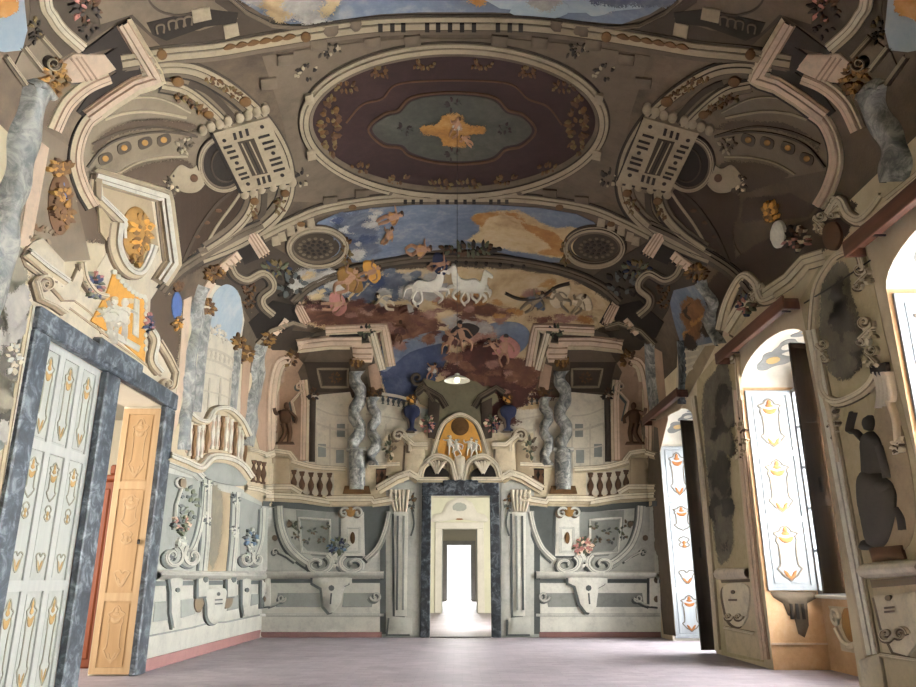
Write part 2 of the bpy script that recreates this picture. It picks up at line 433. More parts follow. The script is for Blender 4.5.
# ------------------------------------------------------------------ ornaments of doors and shutters (in metres on a flat canvas)
def ell(cx, cy, rx, ry, n=14, a0=0.0):
    return [(cx + rx * math.cos(a0 + 2 * math.pi * k / n), cy + ry * math.sin(a0 + 2 * math.pi * k / n)) for k in range(n)]
def cartouche(canvas, cx, v0, v1, w, parent, gold='gilt', line='grey_line', lay=1, long=False, lw=.018):
    """curly painted frame with a gilt palmette, basket and drop"""
    h = v1 - v0; X = lambda t: cx + t * w / 2; Y = lambda t: v0 + t * h
    half = [(0, 1.0), (.28, .955), (.42, .90), (.80, .86), (.62, .80), (.70, .72), (.58, .62), (.58, .30), (.80, .22), (.62, .15), (.45, .09), (.2, .045), (0, 0.0)]
    def outline(hf):
        pts = [(X(a), Y(b)) for a, b in hf] + [(X(-a), Y(b)) for a, b in hf[-2:0:-1]]
        S('ornament_line', pts, [(lw * max(1, w / .3), 0, .004, .004)], [line], parent, lay, True, .04, closed=True, canvas=canvas)
    if long:
        k = min(.36, .62 / h)
        outline([(a, 1 - k * (1 - b)) for a, b in half])
        outline([(0, .14), (.3, .17), (.75, .15), (.55, .10), (.35, .04), (0, 0)])
        outline([(0, .60), (.35, .585), (.5, .56), (.3, .53), (.5, .50), (.35, .475), (0, .46)])
    else: outline(half)
    M = MB()
    s = min(1.0, .5 / h * 1.6) if long else 1.0
    def add(p, hh=.012):
        V, f = poly_geo([(X(a), Y(b)) for a, b in p], canvas, lay, hh, None, .03, True, 4); M.add(V, f)
    t = 1 - (1 - .80) * s
    add([(0, 1 - .02 * s), (.16, 1 - .07 * s), (.10, 1 - .12 * s), (-.10, 1 - .12 * s), (-.16, 1 - .07 * s)])
    add([(-.5, t), (0, t - .03 * s), (.5, t), (.34, t - .09 * s), (0, t - .12 * s), (-.34, t - .09 * s)])
    add([(-.3, t + .05 * s), (-.05, t + .1 * s), (.3, t + .05 * s), (.1, t + .02 * s), (-.1, t + .02 * s)])
    b = .20 * s
    add([(-.42, b * .9), (-.2, b * .75), (0, b * .35), (.2, b * .75), (.42, b * .9), (.26, b * .3), (0, .01), (-.26, b * .3)])
    if long:
        add([(0, .55), (.2, .525), (.08, .50), (.22, .475), (0, .45), (-.22, .475), (-.08, .50), (-.2, .525)])
    M.go('ornament', [gold], parent, True)

def panelled_leaf(name, o, u, v, w, h, rows, cols, mats, parent, thick=.05, gold='gilt', line='grey_line', margin=.09, gap=.10, lw=.018):
    """door or shutter leaf: stiles and rails standing proud of sunk panels; rows = fractions of the height from the foot"""
    cv = Plane(o, u, v); o_, u_, v_, n_ = cv.o, cv.u, cv.v, cv.n
    B = MB()
    def slab(a, b, c, d, t0, t1, mi=0, M=B):
        q = [o_ + u_ * x + v_ * y + n_ * t for x in (a, b) for y in (c, d) for t in (t0, t1)]
        M.add(q, [(0, 1, 3, 2), (4, 6, 7, 5), (0, 4, 5, 1), (2, 3, 7, 6), (0, 2, 6, 4), (1, 5, 7, 3)], mi)
    slab(0, w, 0, h, -thick, -.03)
    pw = (w - 2 * margin - gap * (cols - 1)) / cols
    xs = [margin + k * (pw + gap) for k in range(cols)]
    slab(0, margin, 0, h, -.03, 0); slab(w - margin, w, 0, h, -.03, 0)
    for x in xs[:-1]: slab(x + pw, x + pw + gap, 0, h, -.03, 0)
    ed = [0] + list(np.cumsum(rows) * h)
    for x in xs:
        for k, e in enumerate(ed):
            lo = max(0, e - gap / 2) if k else 0; hi = min(h, e + gap / 2) if k < len(ed) - 1 else h
            if k == 0: hi = margin
            if k == len(ed) - 1: lo = h - margin
            slab(x, x + pw, lo, hi, -.03, 0)
    leaf = B.go(name, [mats[0]], parent)
    for x in xs:
        for k in range(len(rows)):
            lo = (ed[k] + gap / 2 if k else margin); hi = (ed[k + 1] - gap / 2 if k < len(rows) - 1 else h - margin)
            M = MB(); i = .035
            slab(x, x + pw, lo, hi, -.031, -.024, M=M); slab(x + i, x + pw - i, lo + i, hi - i, -.024, -.012, M=M)
            M.go('panel', [mats[1]], leaf)
            pc = Plane(o_ - n_ * .012, u_, v_)
            ph = hi - lo - 2 * i; 
            cartouche(pc, x + pw / 2, lo + i + ph * .04, hi - i - ph * .04, (pw - 2 * i) * .88, leaf, gold, line, 1, ph > 1.25, lw)
    return leaf

# ------------------------------------------------------------------ great doorway of the left wall
door_1 = tag(empty('door_1', (-W, 11.05, 0)), 'great double doorway framed in dark blue grey marble', kind='structure')
def frame_box(name, y0, y1, z0, z1, x1, parent, bev=.02):
    return MB().box(-W - .02, x1, y0, y1, z0, z1, bev=bev).go(name, ['marble_dark'], parent)
frame_box('marble_jamb', 8.70, 9.06, 0, 4.44, -W + .10, door_1)
frame_box('marble_post', 10.68, 11.12, 0, 4.44, -W + .10, door_1)
frame_box('marble_jamb', 13.02, 13.45, 0, 4.44, -W + .10, door_1)
M = MB().box(-W - .02, -W + .12, 8.70, 13.45, 4.44, 4.74, bev=.02).box(-W - .02, -W + .15, 10.25, 11.75, 4.50, 4.84, bev=.03)
M.go('marble_lintel', ['marble_dark'], door_1)
panelled_leaf('white_leaf', (-W - .02, 9.06, .02), (0, 1, 0), (0, 0, 1), 1.62, 4.42, (.315, .385, .30), 3, ('door_white', 'panel_white'), door_1, margin=.10, gap=.13)
# the opening beside it: lining, and a honey coloured leaf folded back square to the wall
M = MB().box(-W - .70, -W - .02, 10.68, 11.12, 0, 4.44).box(-W - .70, -W - .02, 13.10, 13.35, 0, 4.44).box(-W - .70, -W - .02, 10.68, 13.35, 4.44, 4.6)
M.go('door_lining', ['room_white'], door_1)
panelled_leaf('honey_leaf', (-W - .66, 13.02, .03), (1, 0, 0), (0, 0, 1), .66, 4.36, (.27, .42, .31), 1, ('honey', 'honey_panel'), door_1, gold='honey', line='honey', margin=.10, gap=.13)
M = MB().box(-W - .11, -W - .075, 12.95, 13.0, 2.05, 2.13, bev=.008); M.go('lock', ['iron'], door_1)
# side room seen through it
M = MB().quad((-11.5, 8, 0), (-11.5, 18, 0), (-11.5, 18, 5.2), (-11.5, 8, 5.2)).quad((-11.5, 18, 0), (-W - .7, 18, 0), (-W - .7, 18, 5.2), (-11.5, 18, 5.2)) \
    .quad((-11.5, 8, 0), (-W - .7, 8, 0), (-W - .7, 8, 5.2), (-11.5, 8, 5.2)) \
    .quad((-W - .7, 8, 0), (-W - .7, 10.7, 0), (-W - .7, 10.7, 5.2), (-W - .7, 8, 5.2)).quad((-W - .7, 13.3, 0), (-W - .7, 18, 0), (-W - .7, 18, 5.2), (-W - .7, 13.3, 5.2)) \
    .quad((-W - .7, 10.7, 4.5), (-W - .7, 13.3, 4.5), (-W - .7, 13.3, 5.2), (-W - .7, 10.7, 5.2))
tag(M.go('wall_side_room', ['room_white']), 'bright plastered room glimpsed through the great doorway', kind='structure')
tag(MB().quad((-11.5, 8, 5.2), (-W - .02, 8, 5.2), (-W - .02, 18, 5.2), (-11.5, 18, 5.2)).go('ceiling_side_room', ['plain_ceiling']), 'plain ceiling of the bright side room', kind='structure')
cab = tag(empty('tall_cupboard', (-7.2, 14.4, 0)), 'tall reddish wooden cupboard glimpsed past the honey coloured door leaf', 'cupboard')
MB().box(-7.9, -6.5, 14.1, 14.7, 0, 3.25, bev=.03).go('body', ['red_wood'], cab)
MB().box(-7.95, -6.45, 14.05, 14.75, 3.25, 3.36, bev=.03).box(-6.62, -6.5, 14.08, 14.2, 3.36, 3.55, bev=.03).go('cornice', ['red_wood'], cab)
for k in range(2): MB().box(-7.85 + k * .66, -7.22 + k * .66, 14.07, 14.11, .15, 3.1, bev=.02).go('door', ['red_wood'], cab)

# ------------------------------------------------------------------ doorway of the far wall and the rooms beyond it
door_2 = tag(empty('door_2', (0, D, 0)), 'open doorway framed in dark veined marble in the end wall', kind='structure')
for s in (-1, 1):
    a, b = sorted((s * .82, s * 1.08)); MB().box(a, b, D - .10, D + .02, 0, 3.72, bev=.02).go('marble_jamb', ['marble_dark'], door_2)
MB().box(-1.08, 1.08, D - .12, D + .02, 3.72, 4.08, bev=.02).box(-.5, .5, D - .14, D, 3.78, 4.16, bev=.03).go('marble_lintel', ['marble_dark'], door_2)
M = MB().box(-.97, -.85, D, D + .7, 0, 3.8).box(.85, .97, D, D + .7, 0, 3.8).box(-.97, .97, D, D + .7, 3.74, 3.86)
M.go('door_lining', ['room_cream'], door_2)
MB().box(-.82, .82, D - .06, D + .06, 0, .02, bev=.005).go('threshold', ['iron'], door_2)
def cross_wall(name, y, hw, top, mat, label, x=5.5, h=5.2):
    M = MB()
    for a, b, c, d in holed_rects(-x, x, 0, h, [(-hw, hw, top)]):
        M.box(a, b, y, y + .4, c, d)
    return tag(M.go(name, [mat]), label, kind='structure')
cross_wall('wall_second_room', 36, .82, 3.72, 'room_cream', 'pale cream cross wall of the next room with a stucco crowned doorway')
cross_wall('wall_third_room', 54, .86, 3.75, 'room_cream', 'farthest cross wall with the sunlit doorway at the end of the enfilade')
for s, nm in ((-1, 'wall_enfilade_left'), (1, 'wall_enfilade_right')):
    tag(MB().box(s * 5.5 - .1, s * 5.5 + .1, D + .7, 54.4, 0, 5.2).go(nm, ['room_cream']), 'cream side wall of the rooms beyond the end doorway, on the side of ' + ('the great marble doorway' if s < 0 else 'the window niches'), kind='structure')
tag(MB().box(-5.6, 5.6, D + .05, 54.4, 5.2, 5.3).go('ceiling_enfilade', ['plain_ceiling']), 'plain ceiling of the rooms beyond the end doorway', kind='structure')
for y, nm, mat, lab in ((36, 'trim_1', 'niche_white', 'cream moulded architrave of the second doorway in the enfilade'), (54, 'trim_2', 'wall_grey', 'grey architrave of the last doorway in the enfilade')):
    t = tag(empty(nm, (0, y, 0)), lab, kind='structure')
    for s in (-1, 1):
        a, b = sorted((s * .82, s * 1.14)); MB().box(a, b, y - .08, y + .02, 0, 3.72, bev=.02).go('jamb', [mat], t)
    MB().box(-1.14, 1.14, y - .08, y + .02, 3.72, 4.02, bev=.02).go('lintel', [mat], t)
M = MB()
for s in (-1, 1):
    a, b = sorted((s * .80, s * .86)); M.box(a, b, 36.05, 36.95, 0, 3.7)
M.go('door_lining', ['wall_grey'], bpy.data.objects['trim_1'])
# stucco crest over the second doorway
cv = Plane((0, 35.99, 3.98), (1, 0, 0), (0, 0, 1))
crest = P('stucco_crest', [(-1.25, .05), (-1.2, .4), (-.85, .5), (-.6, .95), (-.3, 1.1), (0, 1.25), (.3, 1.1), (.6, .95), (.85, .5), (1.2, .4), (1.25, .05), (0, .18)], 'niche_white', wall_far, 3, .14, .2, .12, True, canvas=cv)
crest.parent = bpy.data.objects['wall_second_room']; crest.location = np.array(crest.location) + WPOS['wall_far'] - WPOS['wall_second_room']
for nm, p, m, hh in (('shell', [(-.35, .55), (-.4, .85), (0, 1.05), (.4, .85), (.35, .55), (0, .45)], 'wall_grey', .14), ('garland', [(-.55, .45), (-.3, .22), (0, .15), (.3, .22), (.55, .45), (.3, .42), (0, .34), (-.3, .42)], 'gilt_shutter', .08)):
    P(nm, p, m, crest, 5, hh, .12, .1, True, canvas=cv)

# ------------------------------------------------------------------ windows of the right wall
fresco('soffit_paint', (150, 150, 146), (110, 112, 112), 4)
for wi, (a, b, s) in enumerate(WIN):
    wn = tag(empty('window_%d' % (wi + 1), (W + NICHE / 2, (a + b) / 2, 0)),
             ('floor-length arched window niche beside the far corner', 'arched window niche between the painted statue and the far shutter', 'arched window niche at the edge of view past the dark statue', 'arched window niche beside the viewer')[wi], kind='structure')
    X1 = W + NICHE
    MB().quad((W, b, 0), (X1, b, 0), (X1, b, SPRING), (W, b, SPRING)).go('reveal', ['peach' if wi != 0 else 'niche_white'], wn)
    MB().quad((W, a, 0), (X1, a, 0), (X1, a, SPRING), (W, a, SPRING)).go('reveal', ['peach' if wi != 0 else 'niche_white'], wn)
    ys = [(a + b) / 2 - (b - a) / 2 * math.cos(math.pi * k / 20) for k in range(21)]
    Vv = []; 
    for y in ys: Vv += [(W, y, arch_z(y, a, b)), (X1, y, arch_z(y, a, b))]
    so = link('soffit', Vv, [(2 * k, 2 * k + 1, 2 * k + 3, 2 * k + 2) for k in range(20)], 'niche_white', wn, smooth=True)
    # painted cartouche on the soffit
    arc = lambda p: (np.array([(W + q[0], q[1], arch_z(q[1], a, b)) for q in p]), np.array([(0, 0, -1.0) for q in p]))
    ymid = (a + b) / 2
    for k, (uu, vv, r1, r2) in enumerate(((.45, b - .55, .28, .28), (.5, ymid + .35, .22, .35), (.5, ymid - .5, .25, .3))):
        P('soffit_scroll', [(uu + r1 * math.cos(t) * (1 + .25 * math.cos(3 * t)), vv + r2 * math.sin(t) * (1 + .25 * math.cos(3 * t))) for t in np.linspace(0, 6.28, 16)[:-1]], 'soffit_paint', so, 1, 0, None, .12, True, canvas=arc)
        P('soffit_rosette', ell(uu, vv, r1 * .45, r2 * .45, 10), ('gilt_pale', 'niche_white', 'gilt')[k], so, 2, .01, None, .1, canvas=arc)
    # outer wall of the niche: parapet, tympanum, casement
    if s > 0:
        MB().box(X1 - .02, X1 + .2, a, b, 0, s + .12).go('parapet', ['peach' if wi == 1 else 'wall_cream'], wn)
        MB().box(X1 - .14, X1 + .2, a, b, s + .12, s + .18, bev=.01).go('sill', ['niche_white'], wn)
    top = SPRING - .05; z0 = s + .18 if s else .02
    Vv = [(X1, y, arch_z(y, a, b)) for y in ys] + [(X1, y, top) for y in ys]
    link('tympanum', Vv, [(k, k + 1, 22 + k, 21 + k) for k in range(20)], 'niche_white', wn)
    M = MB(); t = .07
    M.box(X1 - .06, X1 + .02, a, a + t, z0, top).box(X1 - .06, X1 + .02, b - t, b, z0, top).box(X1 - .06, X1 + .02, a, b, top - t, top).box(X1 - .06, X1 + .02, a, b, z0, z0 + t)
    M.box(X1 - .06, X1 + .02, ymid - t, ymid + t, z0, top)
    nr = 5
    for k in range(1, nr): zz = z0 + (top - z0) * k / nr; M.box(X1 - .05, X1 + .01, a, b, zz - .025, zz + .025)
    fr = M.go('casement', ['shutter_white'], wn)
    for c in range(2):
        for k in range(nr):
            ya, yb = (a, ymid) if c == 0 else (ymid, b); za = z0 + (top - z0) * k / nr; zb = z0 + (top - z0) * (k + 1) / nr
            MB().quad((X1 - .01, ya + .05, za), (X1 - .01, yb - .05, za), (X1 - .01, yb - .05, zb), (X1 - .01, ya + .05, zb)).go('pane', ['pane_glass'], fr)
    # white shutter folded flat against the far reveal, dark leaf of the other shutter standing open
    zz = 1.3 if s else .06
    rows = (.34, .33, .33) if s else (.235, .47, .295)
    panelled_leaf('white_shutter', (W + .06, b - .04, zz), (1, 0, 0), (0, 0, 1), .86, 4.93 - zz, rows, 1, ('shutter_white', 'shutter_white'), wn, gold='gilt_shutter', line='shutter_line', margin=.09, gap=.09, lw=.014)
    cv = Plane((W - .30, a - .02, zz), (math.cos(.18), math.sin(.18), 0), (0, 0, 1))
    M = MB(); n_ = cv.n
    def slab(x0, x1, y0, y1, t0, t1):
        q = [cv.o + cv.u * x + cv.v * y + n_ * tt for x in (x0, x1) for y in (y0, y1) for tt in (t0, t1)]
        M.add(q, [(0, 1, 3, 2), (4, 6, 7, 5), (0, 4, 5, 1), (2, 3, 7, 6), (0, 2, 6, 4), (1, 5, 7, 3)])
    hh = 4.98 - zz
    slab(0, .36, 0, hh, -.05, -.012)
    for x0, x1 in ((0, .06), (.30, .36)): slab(x0, x1, 0, hh, -.012, 0)
    for y in (0, hh * .33, hh * .66, hh - .08): slab(0, .36, y, y + .08, -.012, 0)
    dl = M.go('dark_shutter', ['dark_wood'], wn)
    MB().box(W - .16, W - .12, a - .06, a + .0, zz + hh * .38, zz + hh * .38 + .22, bev=.008).go('latch', ['iron'], dl)
    # wooden pelmet over the niche
    pel = tag(empty('wooden_pelmet', (W, ymid, 5.52)), ('dark wooden pelmet over the farthest window niche', 'reddish wooden pelmet over the middle arched window', 'wooden pelmet cut by the edge of view', 'wooden pelmet over the window beside the viewer')[wi], 'pelmet', group='pelmets over the windows')
    pb = b + (.16 if wi else .0)
    MB().box(W - .34, W - .11, a - .12, pb - .02, 5.62, 5.68, bev=.01).go('top_board', ['pelmet_wood'], pel)
    MB().box(W - .38, W - .34, a - .14, pb, 5.50, 5.72, bev=.012).go('front_board', ['pelmet_wood'], pel)
    for y in (a - .12, pb - .06): MB().box(W - .34, W - .11, y, y + .04, 5.50, 5.62).go('end_board', ['pelmet_wood'], pel)
    for y in (a + .3, b - .3): MB().box(W - .30, W - .06, y, y + .03, 5.60, 5.62).go('bracket', ['iron'], pel)

# iron tie rod hooked between two pelmets
rod = MB().tube([(W - .05, 8.95, 5.46), (W - .05, 9.9, 5.50), (W - .05, 10.85, 5.58)], .012, 6)
tag(rod.go('tie_rod', ['iron']), 'thin iron rod strung between two wooden pelmets', 'rod')

# ------------------------------------------------------------------ hanging lamp
lx, ly, lz = -.085, 11.95, 4.62
lamp = tag(empty('pendant_lamp', (lx, ly, lz)), 'small white enamel pendant lamp hanging from the oval medallion', 'lamp')
MB().lathe([(.215, 0), (.21, .012), (.17, .04), (.09, .075), (.045, .09), (.04, .12), (0.012, .13)], (lx, ly, lz), 28).go('lamp_shade', ['enamel'], lamp, True)
MB().lathe([(0, -.03), (.03, -.02), (.042, .01), (.03, .045), (.02, .075)], (lx, ly, lz), 16).go('bulb', ['bulb'], lamp, True)
MB().tube([(lx, ly, lz + .12), (lx, ly, ZS + RISE - .01)], .004, 6).go('cord', ['iron'], lamp)
MB().lathe([(0, -.05), (.05, -.04), (.06, 0)], (lx, ly, ZS + RISE), 16).go('ceiling_rose', ['enamel'], lamp, True)
# ------------------------------------------------------------------ fresco palette
def pal(key, c, var=.80, scale=2.4, hi=1.08, bump=.1, **k):
    fresco(key, c, tuple(v * var for v in c), scale, tuple(min(255, v * hi) for v in c), bump=bump, distort=.3, contrast=.26, **k)
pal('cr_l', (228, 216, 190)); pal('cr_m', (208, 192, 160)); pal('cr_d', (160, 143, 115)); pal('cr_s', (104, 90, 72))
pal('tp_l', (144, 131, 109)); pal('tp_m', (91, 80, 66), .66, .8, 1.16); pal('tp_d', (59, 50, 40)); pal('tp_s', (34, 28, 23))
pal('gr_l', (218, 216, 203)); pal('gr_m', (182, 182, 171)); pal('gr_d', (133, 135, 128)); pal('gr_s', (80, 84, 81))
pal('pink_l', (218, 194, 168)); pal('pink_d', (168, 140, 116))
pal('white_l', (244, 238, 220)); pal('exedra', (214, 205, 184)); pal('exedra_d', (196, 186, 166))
pal('gold_l', (136, 102, 54), .7, 9); pal('gold_d', (92, 66, 36), .7, 9)
pal('ochre', (206, 152, 74), .85, 4); pal('rose', (176, 122, 112), .75, 6, soft=False); pal('pediment_grey', (110, 104, 82)); pal('leaf_green', (84, 88, 68), .75, 8); pal('bloom_blue', (96, 118, 140), .75, 9)
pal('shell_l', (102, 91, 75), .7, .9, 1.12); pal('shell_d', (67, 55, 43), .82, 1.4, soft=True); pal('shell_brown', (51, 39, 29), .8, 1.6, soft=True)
pal('bronze', (58, 54, 48), .7, 6); pal('skin', (168, 130, 104), .75, 8); pal('ink', (48, 42, 38), .8, 5)
pal('blue_glaze', (70, 90, 134), .6, 6); pal('blue_deep', (42, 48, 72), .7, 5); pal('umber', (79, 56, 37), .7, 4)
fresco('sky_pale', (168, 180, 186), (146, 164, 178), 1.4, (196, 198, 192), bump=.05, distort=.4)
fresco('sky_blue', (110, 119, 134), (80, 91, 112), 0.9, (160, 160, 154), bump=.05, distort=1.0)
fresco('sky_deep', (62, 70, 94), (46, 54, 76), 0.9, (96, 104, 118), bump=.05, distort=1.0, soft=True)
fresco('cloud_cream', (196, 172, 132), (150, 122, 86), 0.8, (212, 196, 162), bump=.05, distort=1.2, soft=True)
fresco('cloud_gold', (166, 120, 68), (128, 86, 48), 0.8, (204, 168, 114), bump=.05, distort=1.2, soft=True)
fresco('cloud_slate', (90, 96, 108), (62, 68, 82), 0.8, (138, 142, 146), bump=.05, distort=1.2, soft=True)
fresco('cloud_white', (168, 162, 152), (118, 116, 116), 1.0, (206, 200, 188), bump=.05, distort=1.2, soft=True)
fresco('cloud_brown', (104, 70, 54), (66, 44, 38), 0.9, (156, 118, 92), bump=.05, distort=1.2, soft=True)
fresco('cloud_maroon', (76, 46, 40), (50, 32, 30), 0.8, (112, 74, 62), bump=.05, distort=1.2, soft=True)
fresco('oval_maroon', (46, 31, 30), (37, 26, 26), 1.0, (58, 40, 37), bump=.05)
fresco('oval_slate', (66, 66, 59), (50, 51, 47), 1.2, (84, 83, 74), bump=.05)
fresco('oval_gold', (150, 108, 56), (112, 80, 44), 2.4, (176, 140, 88), bump=.05, soft=True)
fresco('cloud_rose', (146, 110, 96), (100, 70, 60), 0.9, (186, 156, 138), bump=.05, distort=1.2, soft=True)
fresco('ink_soft', (58, 54, 48), (40, 38, 34), 1.2, (84, 78, 66), bump=.05, distort=1.0, soft=True)
fresco('drape_soft', (120, 84, 54), (84, 58, 40), 1.2, (160, 116, 74), bump=.05, distort=1.0, soft=True)
fresco('smoke', (104, 98, 84), (66, 62, 54), 1.6, (132, 124, 104), bump=.05, soft=True)
pal('foliage_gold', (99, 84, 52), .62, 7)

# ------------------------------------------------------------------ fresco motifs, traced on the picture and laid on the walls
def mx(p, ax): return [(2 * ax - x, y) for x, y in p]
def sym(p, ax=456): return list(p) + mx(p, ax)[::-1]
def both(fn, name, pts, mat, parent, pair, *a, **k):
    pa = parent if isinstance(parent, tuple) else (parent, parent)
    o1 = fn(name, pts, mat, pa[0], *a, **k)
    if pair is None: return o1
    return (o1, fn(name, mx(pts, pair), mat, pa[1], *a, **k))
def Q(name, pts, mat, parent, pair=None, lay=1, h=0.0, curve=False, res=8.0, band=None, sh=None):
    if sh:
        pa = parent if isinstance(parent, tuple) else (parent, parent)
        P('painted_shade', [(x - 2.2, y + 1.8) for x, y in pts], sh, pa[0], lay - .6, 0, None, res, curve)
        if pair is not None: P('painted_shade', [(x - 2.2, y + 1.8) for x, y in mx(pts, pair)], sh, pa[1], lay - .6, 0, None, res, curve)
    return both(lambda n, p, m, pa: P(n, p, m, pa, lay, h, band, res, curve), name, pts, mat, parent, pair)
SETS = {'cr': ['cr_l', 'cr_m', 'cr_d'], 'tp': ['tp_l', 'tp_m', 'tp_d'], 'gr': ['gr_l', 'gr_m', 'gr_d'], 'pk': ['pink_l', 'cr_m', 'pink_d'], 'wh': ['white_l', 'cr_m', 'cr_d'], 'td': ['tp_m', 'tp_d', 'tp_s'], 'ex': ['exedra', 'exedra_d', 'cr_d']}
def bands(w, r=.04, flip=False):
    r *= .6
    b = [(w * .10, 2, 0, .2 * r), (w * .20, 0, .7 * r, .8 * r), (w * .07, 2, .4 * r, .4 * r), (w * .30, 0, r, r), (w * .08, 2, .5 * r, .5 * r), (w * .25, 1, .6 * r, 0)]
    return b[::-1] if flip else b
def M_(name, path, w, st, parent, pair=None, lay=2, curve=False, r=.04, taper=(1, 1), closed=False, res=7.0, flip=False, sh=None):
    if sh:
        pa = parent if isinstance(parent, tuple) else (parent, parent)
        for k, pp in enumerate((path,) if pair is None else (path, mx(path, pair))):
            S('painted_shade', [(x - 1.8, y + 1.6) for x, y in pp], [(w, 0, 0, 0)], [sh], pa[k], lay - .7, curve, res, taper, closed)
    def f(n, p, m, pa, fl):
        return S(n, p, bands(w, r, fl), SETS[st], pa, lay, curve, res, taper, closed)
    pa = parent if isinstance(parent, tuple) else (parent, parent)
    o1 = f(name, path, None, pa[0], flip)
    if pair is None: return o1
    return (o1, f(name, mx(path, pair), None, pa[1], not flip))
def line(name, path, w, mat, parent, pair=None, lay=2, curve=True, taper=(1, 1), closed=False, h=.006, res=7.0):
    return both(lambda n, p, m, pa: S(n, p, [(w, 0, h, h)], [m], pa, lay, curve, res, taper, closed), name, path, mat, parent, pair)
def rod_(name, path, w, mat, parent, pair=None, lay=2, curve=True, taper=(1, 1), h=.03, res=6.0):
    b = [(w * .2, 0, 0, .7 * h), (w * .3, 0, .7 * h, h), (w * .3, 0, h, .7 * h), (w * .2, 0, .7 * h, 0)]
    return both(lambda n, p, m, pa: S(n, p, b, [m], pa, lay, curve, res, taper, False, smooth=True), name, path, mat, parent, pair)
def spiral(cx, cy, r, turns=1.6, a0=0.0, cw=1, r1=.12, n=22, asp=1.0):
    return [(cx + (r + (r * r1 - r) * t) * math.cos(a0 + cw * turns * 2 * math.pi * t) * asp, cy + (r + (r * r1 - r) * t) * math.sin(a0 + cw * turns * 2 * math.pi * t)) for t in np.linspace(0, 1, n)]
def volute(name, cx, cy, r, st, parent, pair=None, turns=1.6, a0=0.0, cw=1, w=None, lay=4, tail=None, r_=.05, asp=1.0, sh=None):
    p = spiral(cx, cy, r, turns, a0, cw, asp=asp)
    if tail: p = list(tail) + p
    return M_(name, p, w or r * .42, st, parent, pair, lay, False, r_, (1, .45), res=3.0, sh=sh)
def leafpoly(cx, cy, l, w, a, rng):
    pts = [(0, 0), (.25, .42), (.55, .5), (.8, .28), (1, 0), (.8, -.28), (.55, -.5), (.25, -.42)]
    c, s = math.cos(a), math.sin(a)
    return [(cx + (x * l) * c - (y * w) * s, cy + (x * l) * s + (y * w) * c) for x, y in ((x + rng.uniform(-.05, .05), y + rng.uniform(-.06, .06)) for x, y in pts)]
def cluster(name, cx, cy, rx, ry, mats, parent, pair=None, n=14, size=7, lay=4, h=.03, seed=1, upright=False, canvas=on_shell):
    """foliage, flowers or putti-like paint dabs: overlapping leaves joined into one part"""
    def f(nm, p, m, pa):
        (x0, y0), = p; rng = random.Random(seed); M = MB(); size_ = size * .62
        for k in range(int(n * 2)):
            a = rng.uniform(0, 6.283); q = math.sqrt(rng.random()) * .8
            bx, by = x0 + rx * q * math.cos(a), y0 + ry * q * math.sin(a)
            d = -math.pi / 2 + rng.uniform(-.9, .9) if upright else a + rng.uniform(-.8, .8)
            V, fc = poly_geo(leafpoly(bx, by, size_ * rng.uniform(.6, 1.4), size_ * rng.uniform(.45, .8), d, rng), canvas, lay + rng.random() * 2.5, h * .7, None, max(2.2, size_ * .5), True, 2)
            M.add(V, fc, rng.randrange(len(m)))
        return M.go(nm, m, pa, True)
    return both(f, name, [(cx, cy)], mats, parent, pair)
def puffs(name, pts, rmin, rmax, mats, parent, lay=3, h=.05, seed=2, n=10, sq=.6):
    """cloud: round lobes scattered in an outline, joined into one part"""
    rng = random.Random(seed); M = MB(); pl = np.array(pts, float); lo, hi = pl.min(0), pl.max(0); k = 0; tries = 0; h = 0
    V, fc = poly_geo(pts, on_shell, lay - .5, 0, None, 5, True, 3, 9); M.add(V, fc, 0)
    while k < n and tries < n * 30:
        tries += 1; c = np.array((rng.uniform(lo[0], hi[0]), rng.uniform(lo[1], hi[1])))
        if not inside(c[None], pl)[0]: continue
        r = rng.uniform(rmin, rmax) * 1.25; ph = rng.uniform(0, 6)
        p = [(c[0] + r * math.cos(t) * (1 + .18 * math.sin(3 * t + ph) + .1 * math.sin(5 * t)), c[1] + sq * r * math.sin(t) * (1 + .2 * math.sin(2 * t + ph))) for t in np.linspace(0, 6.283, 15)[:-1]]
        V, fc = poly_geo(p, on_shell, lay + k * .08, h, r * .8, max(2.6, r * .24), True, 2, r * .55); M.add(V, fc, rng.randrange(len(mats))); k += 1
    return M.go(name, mats, parent, True)
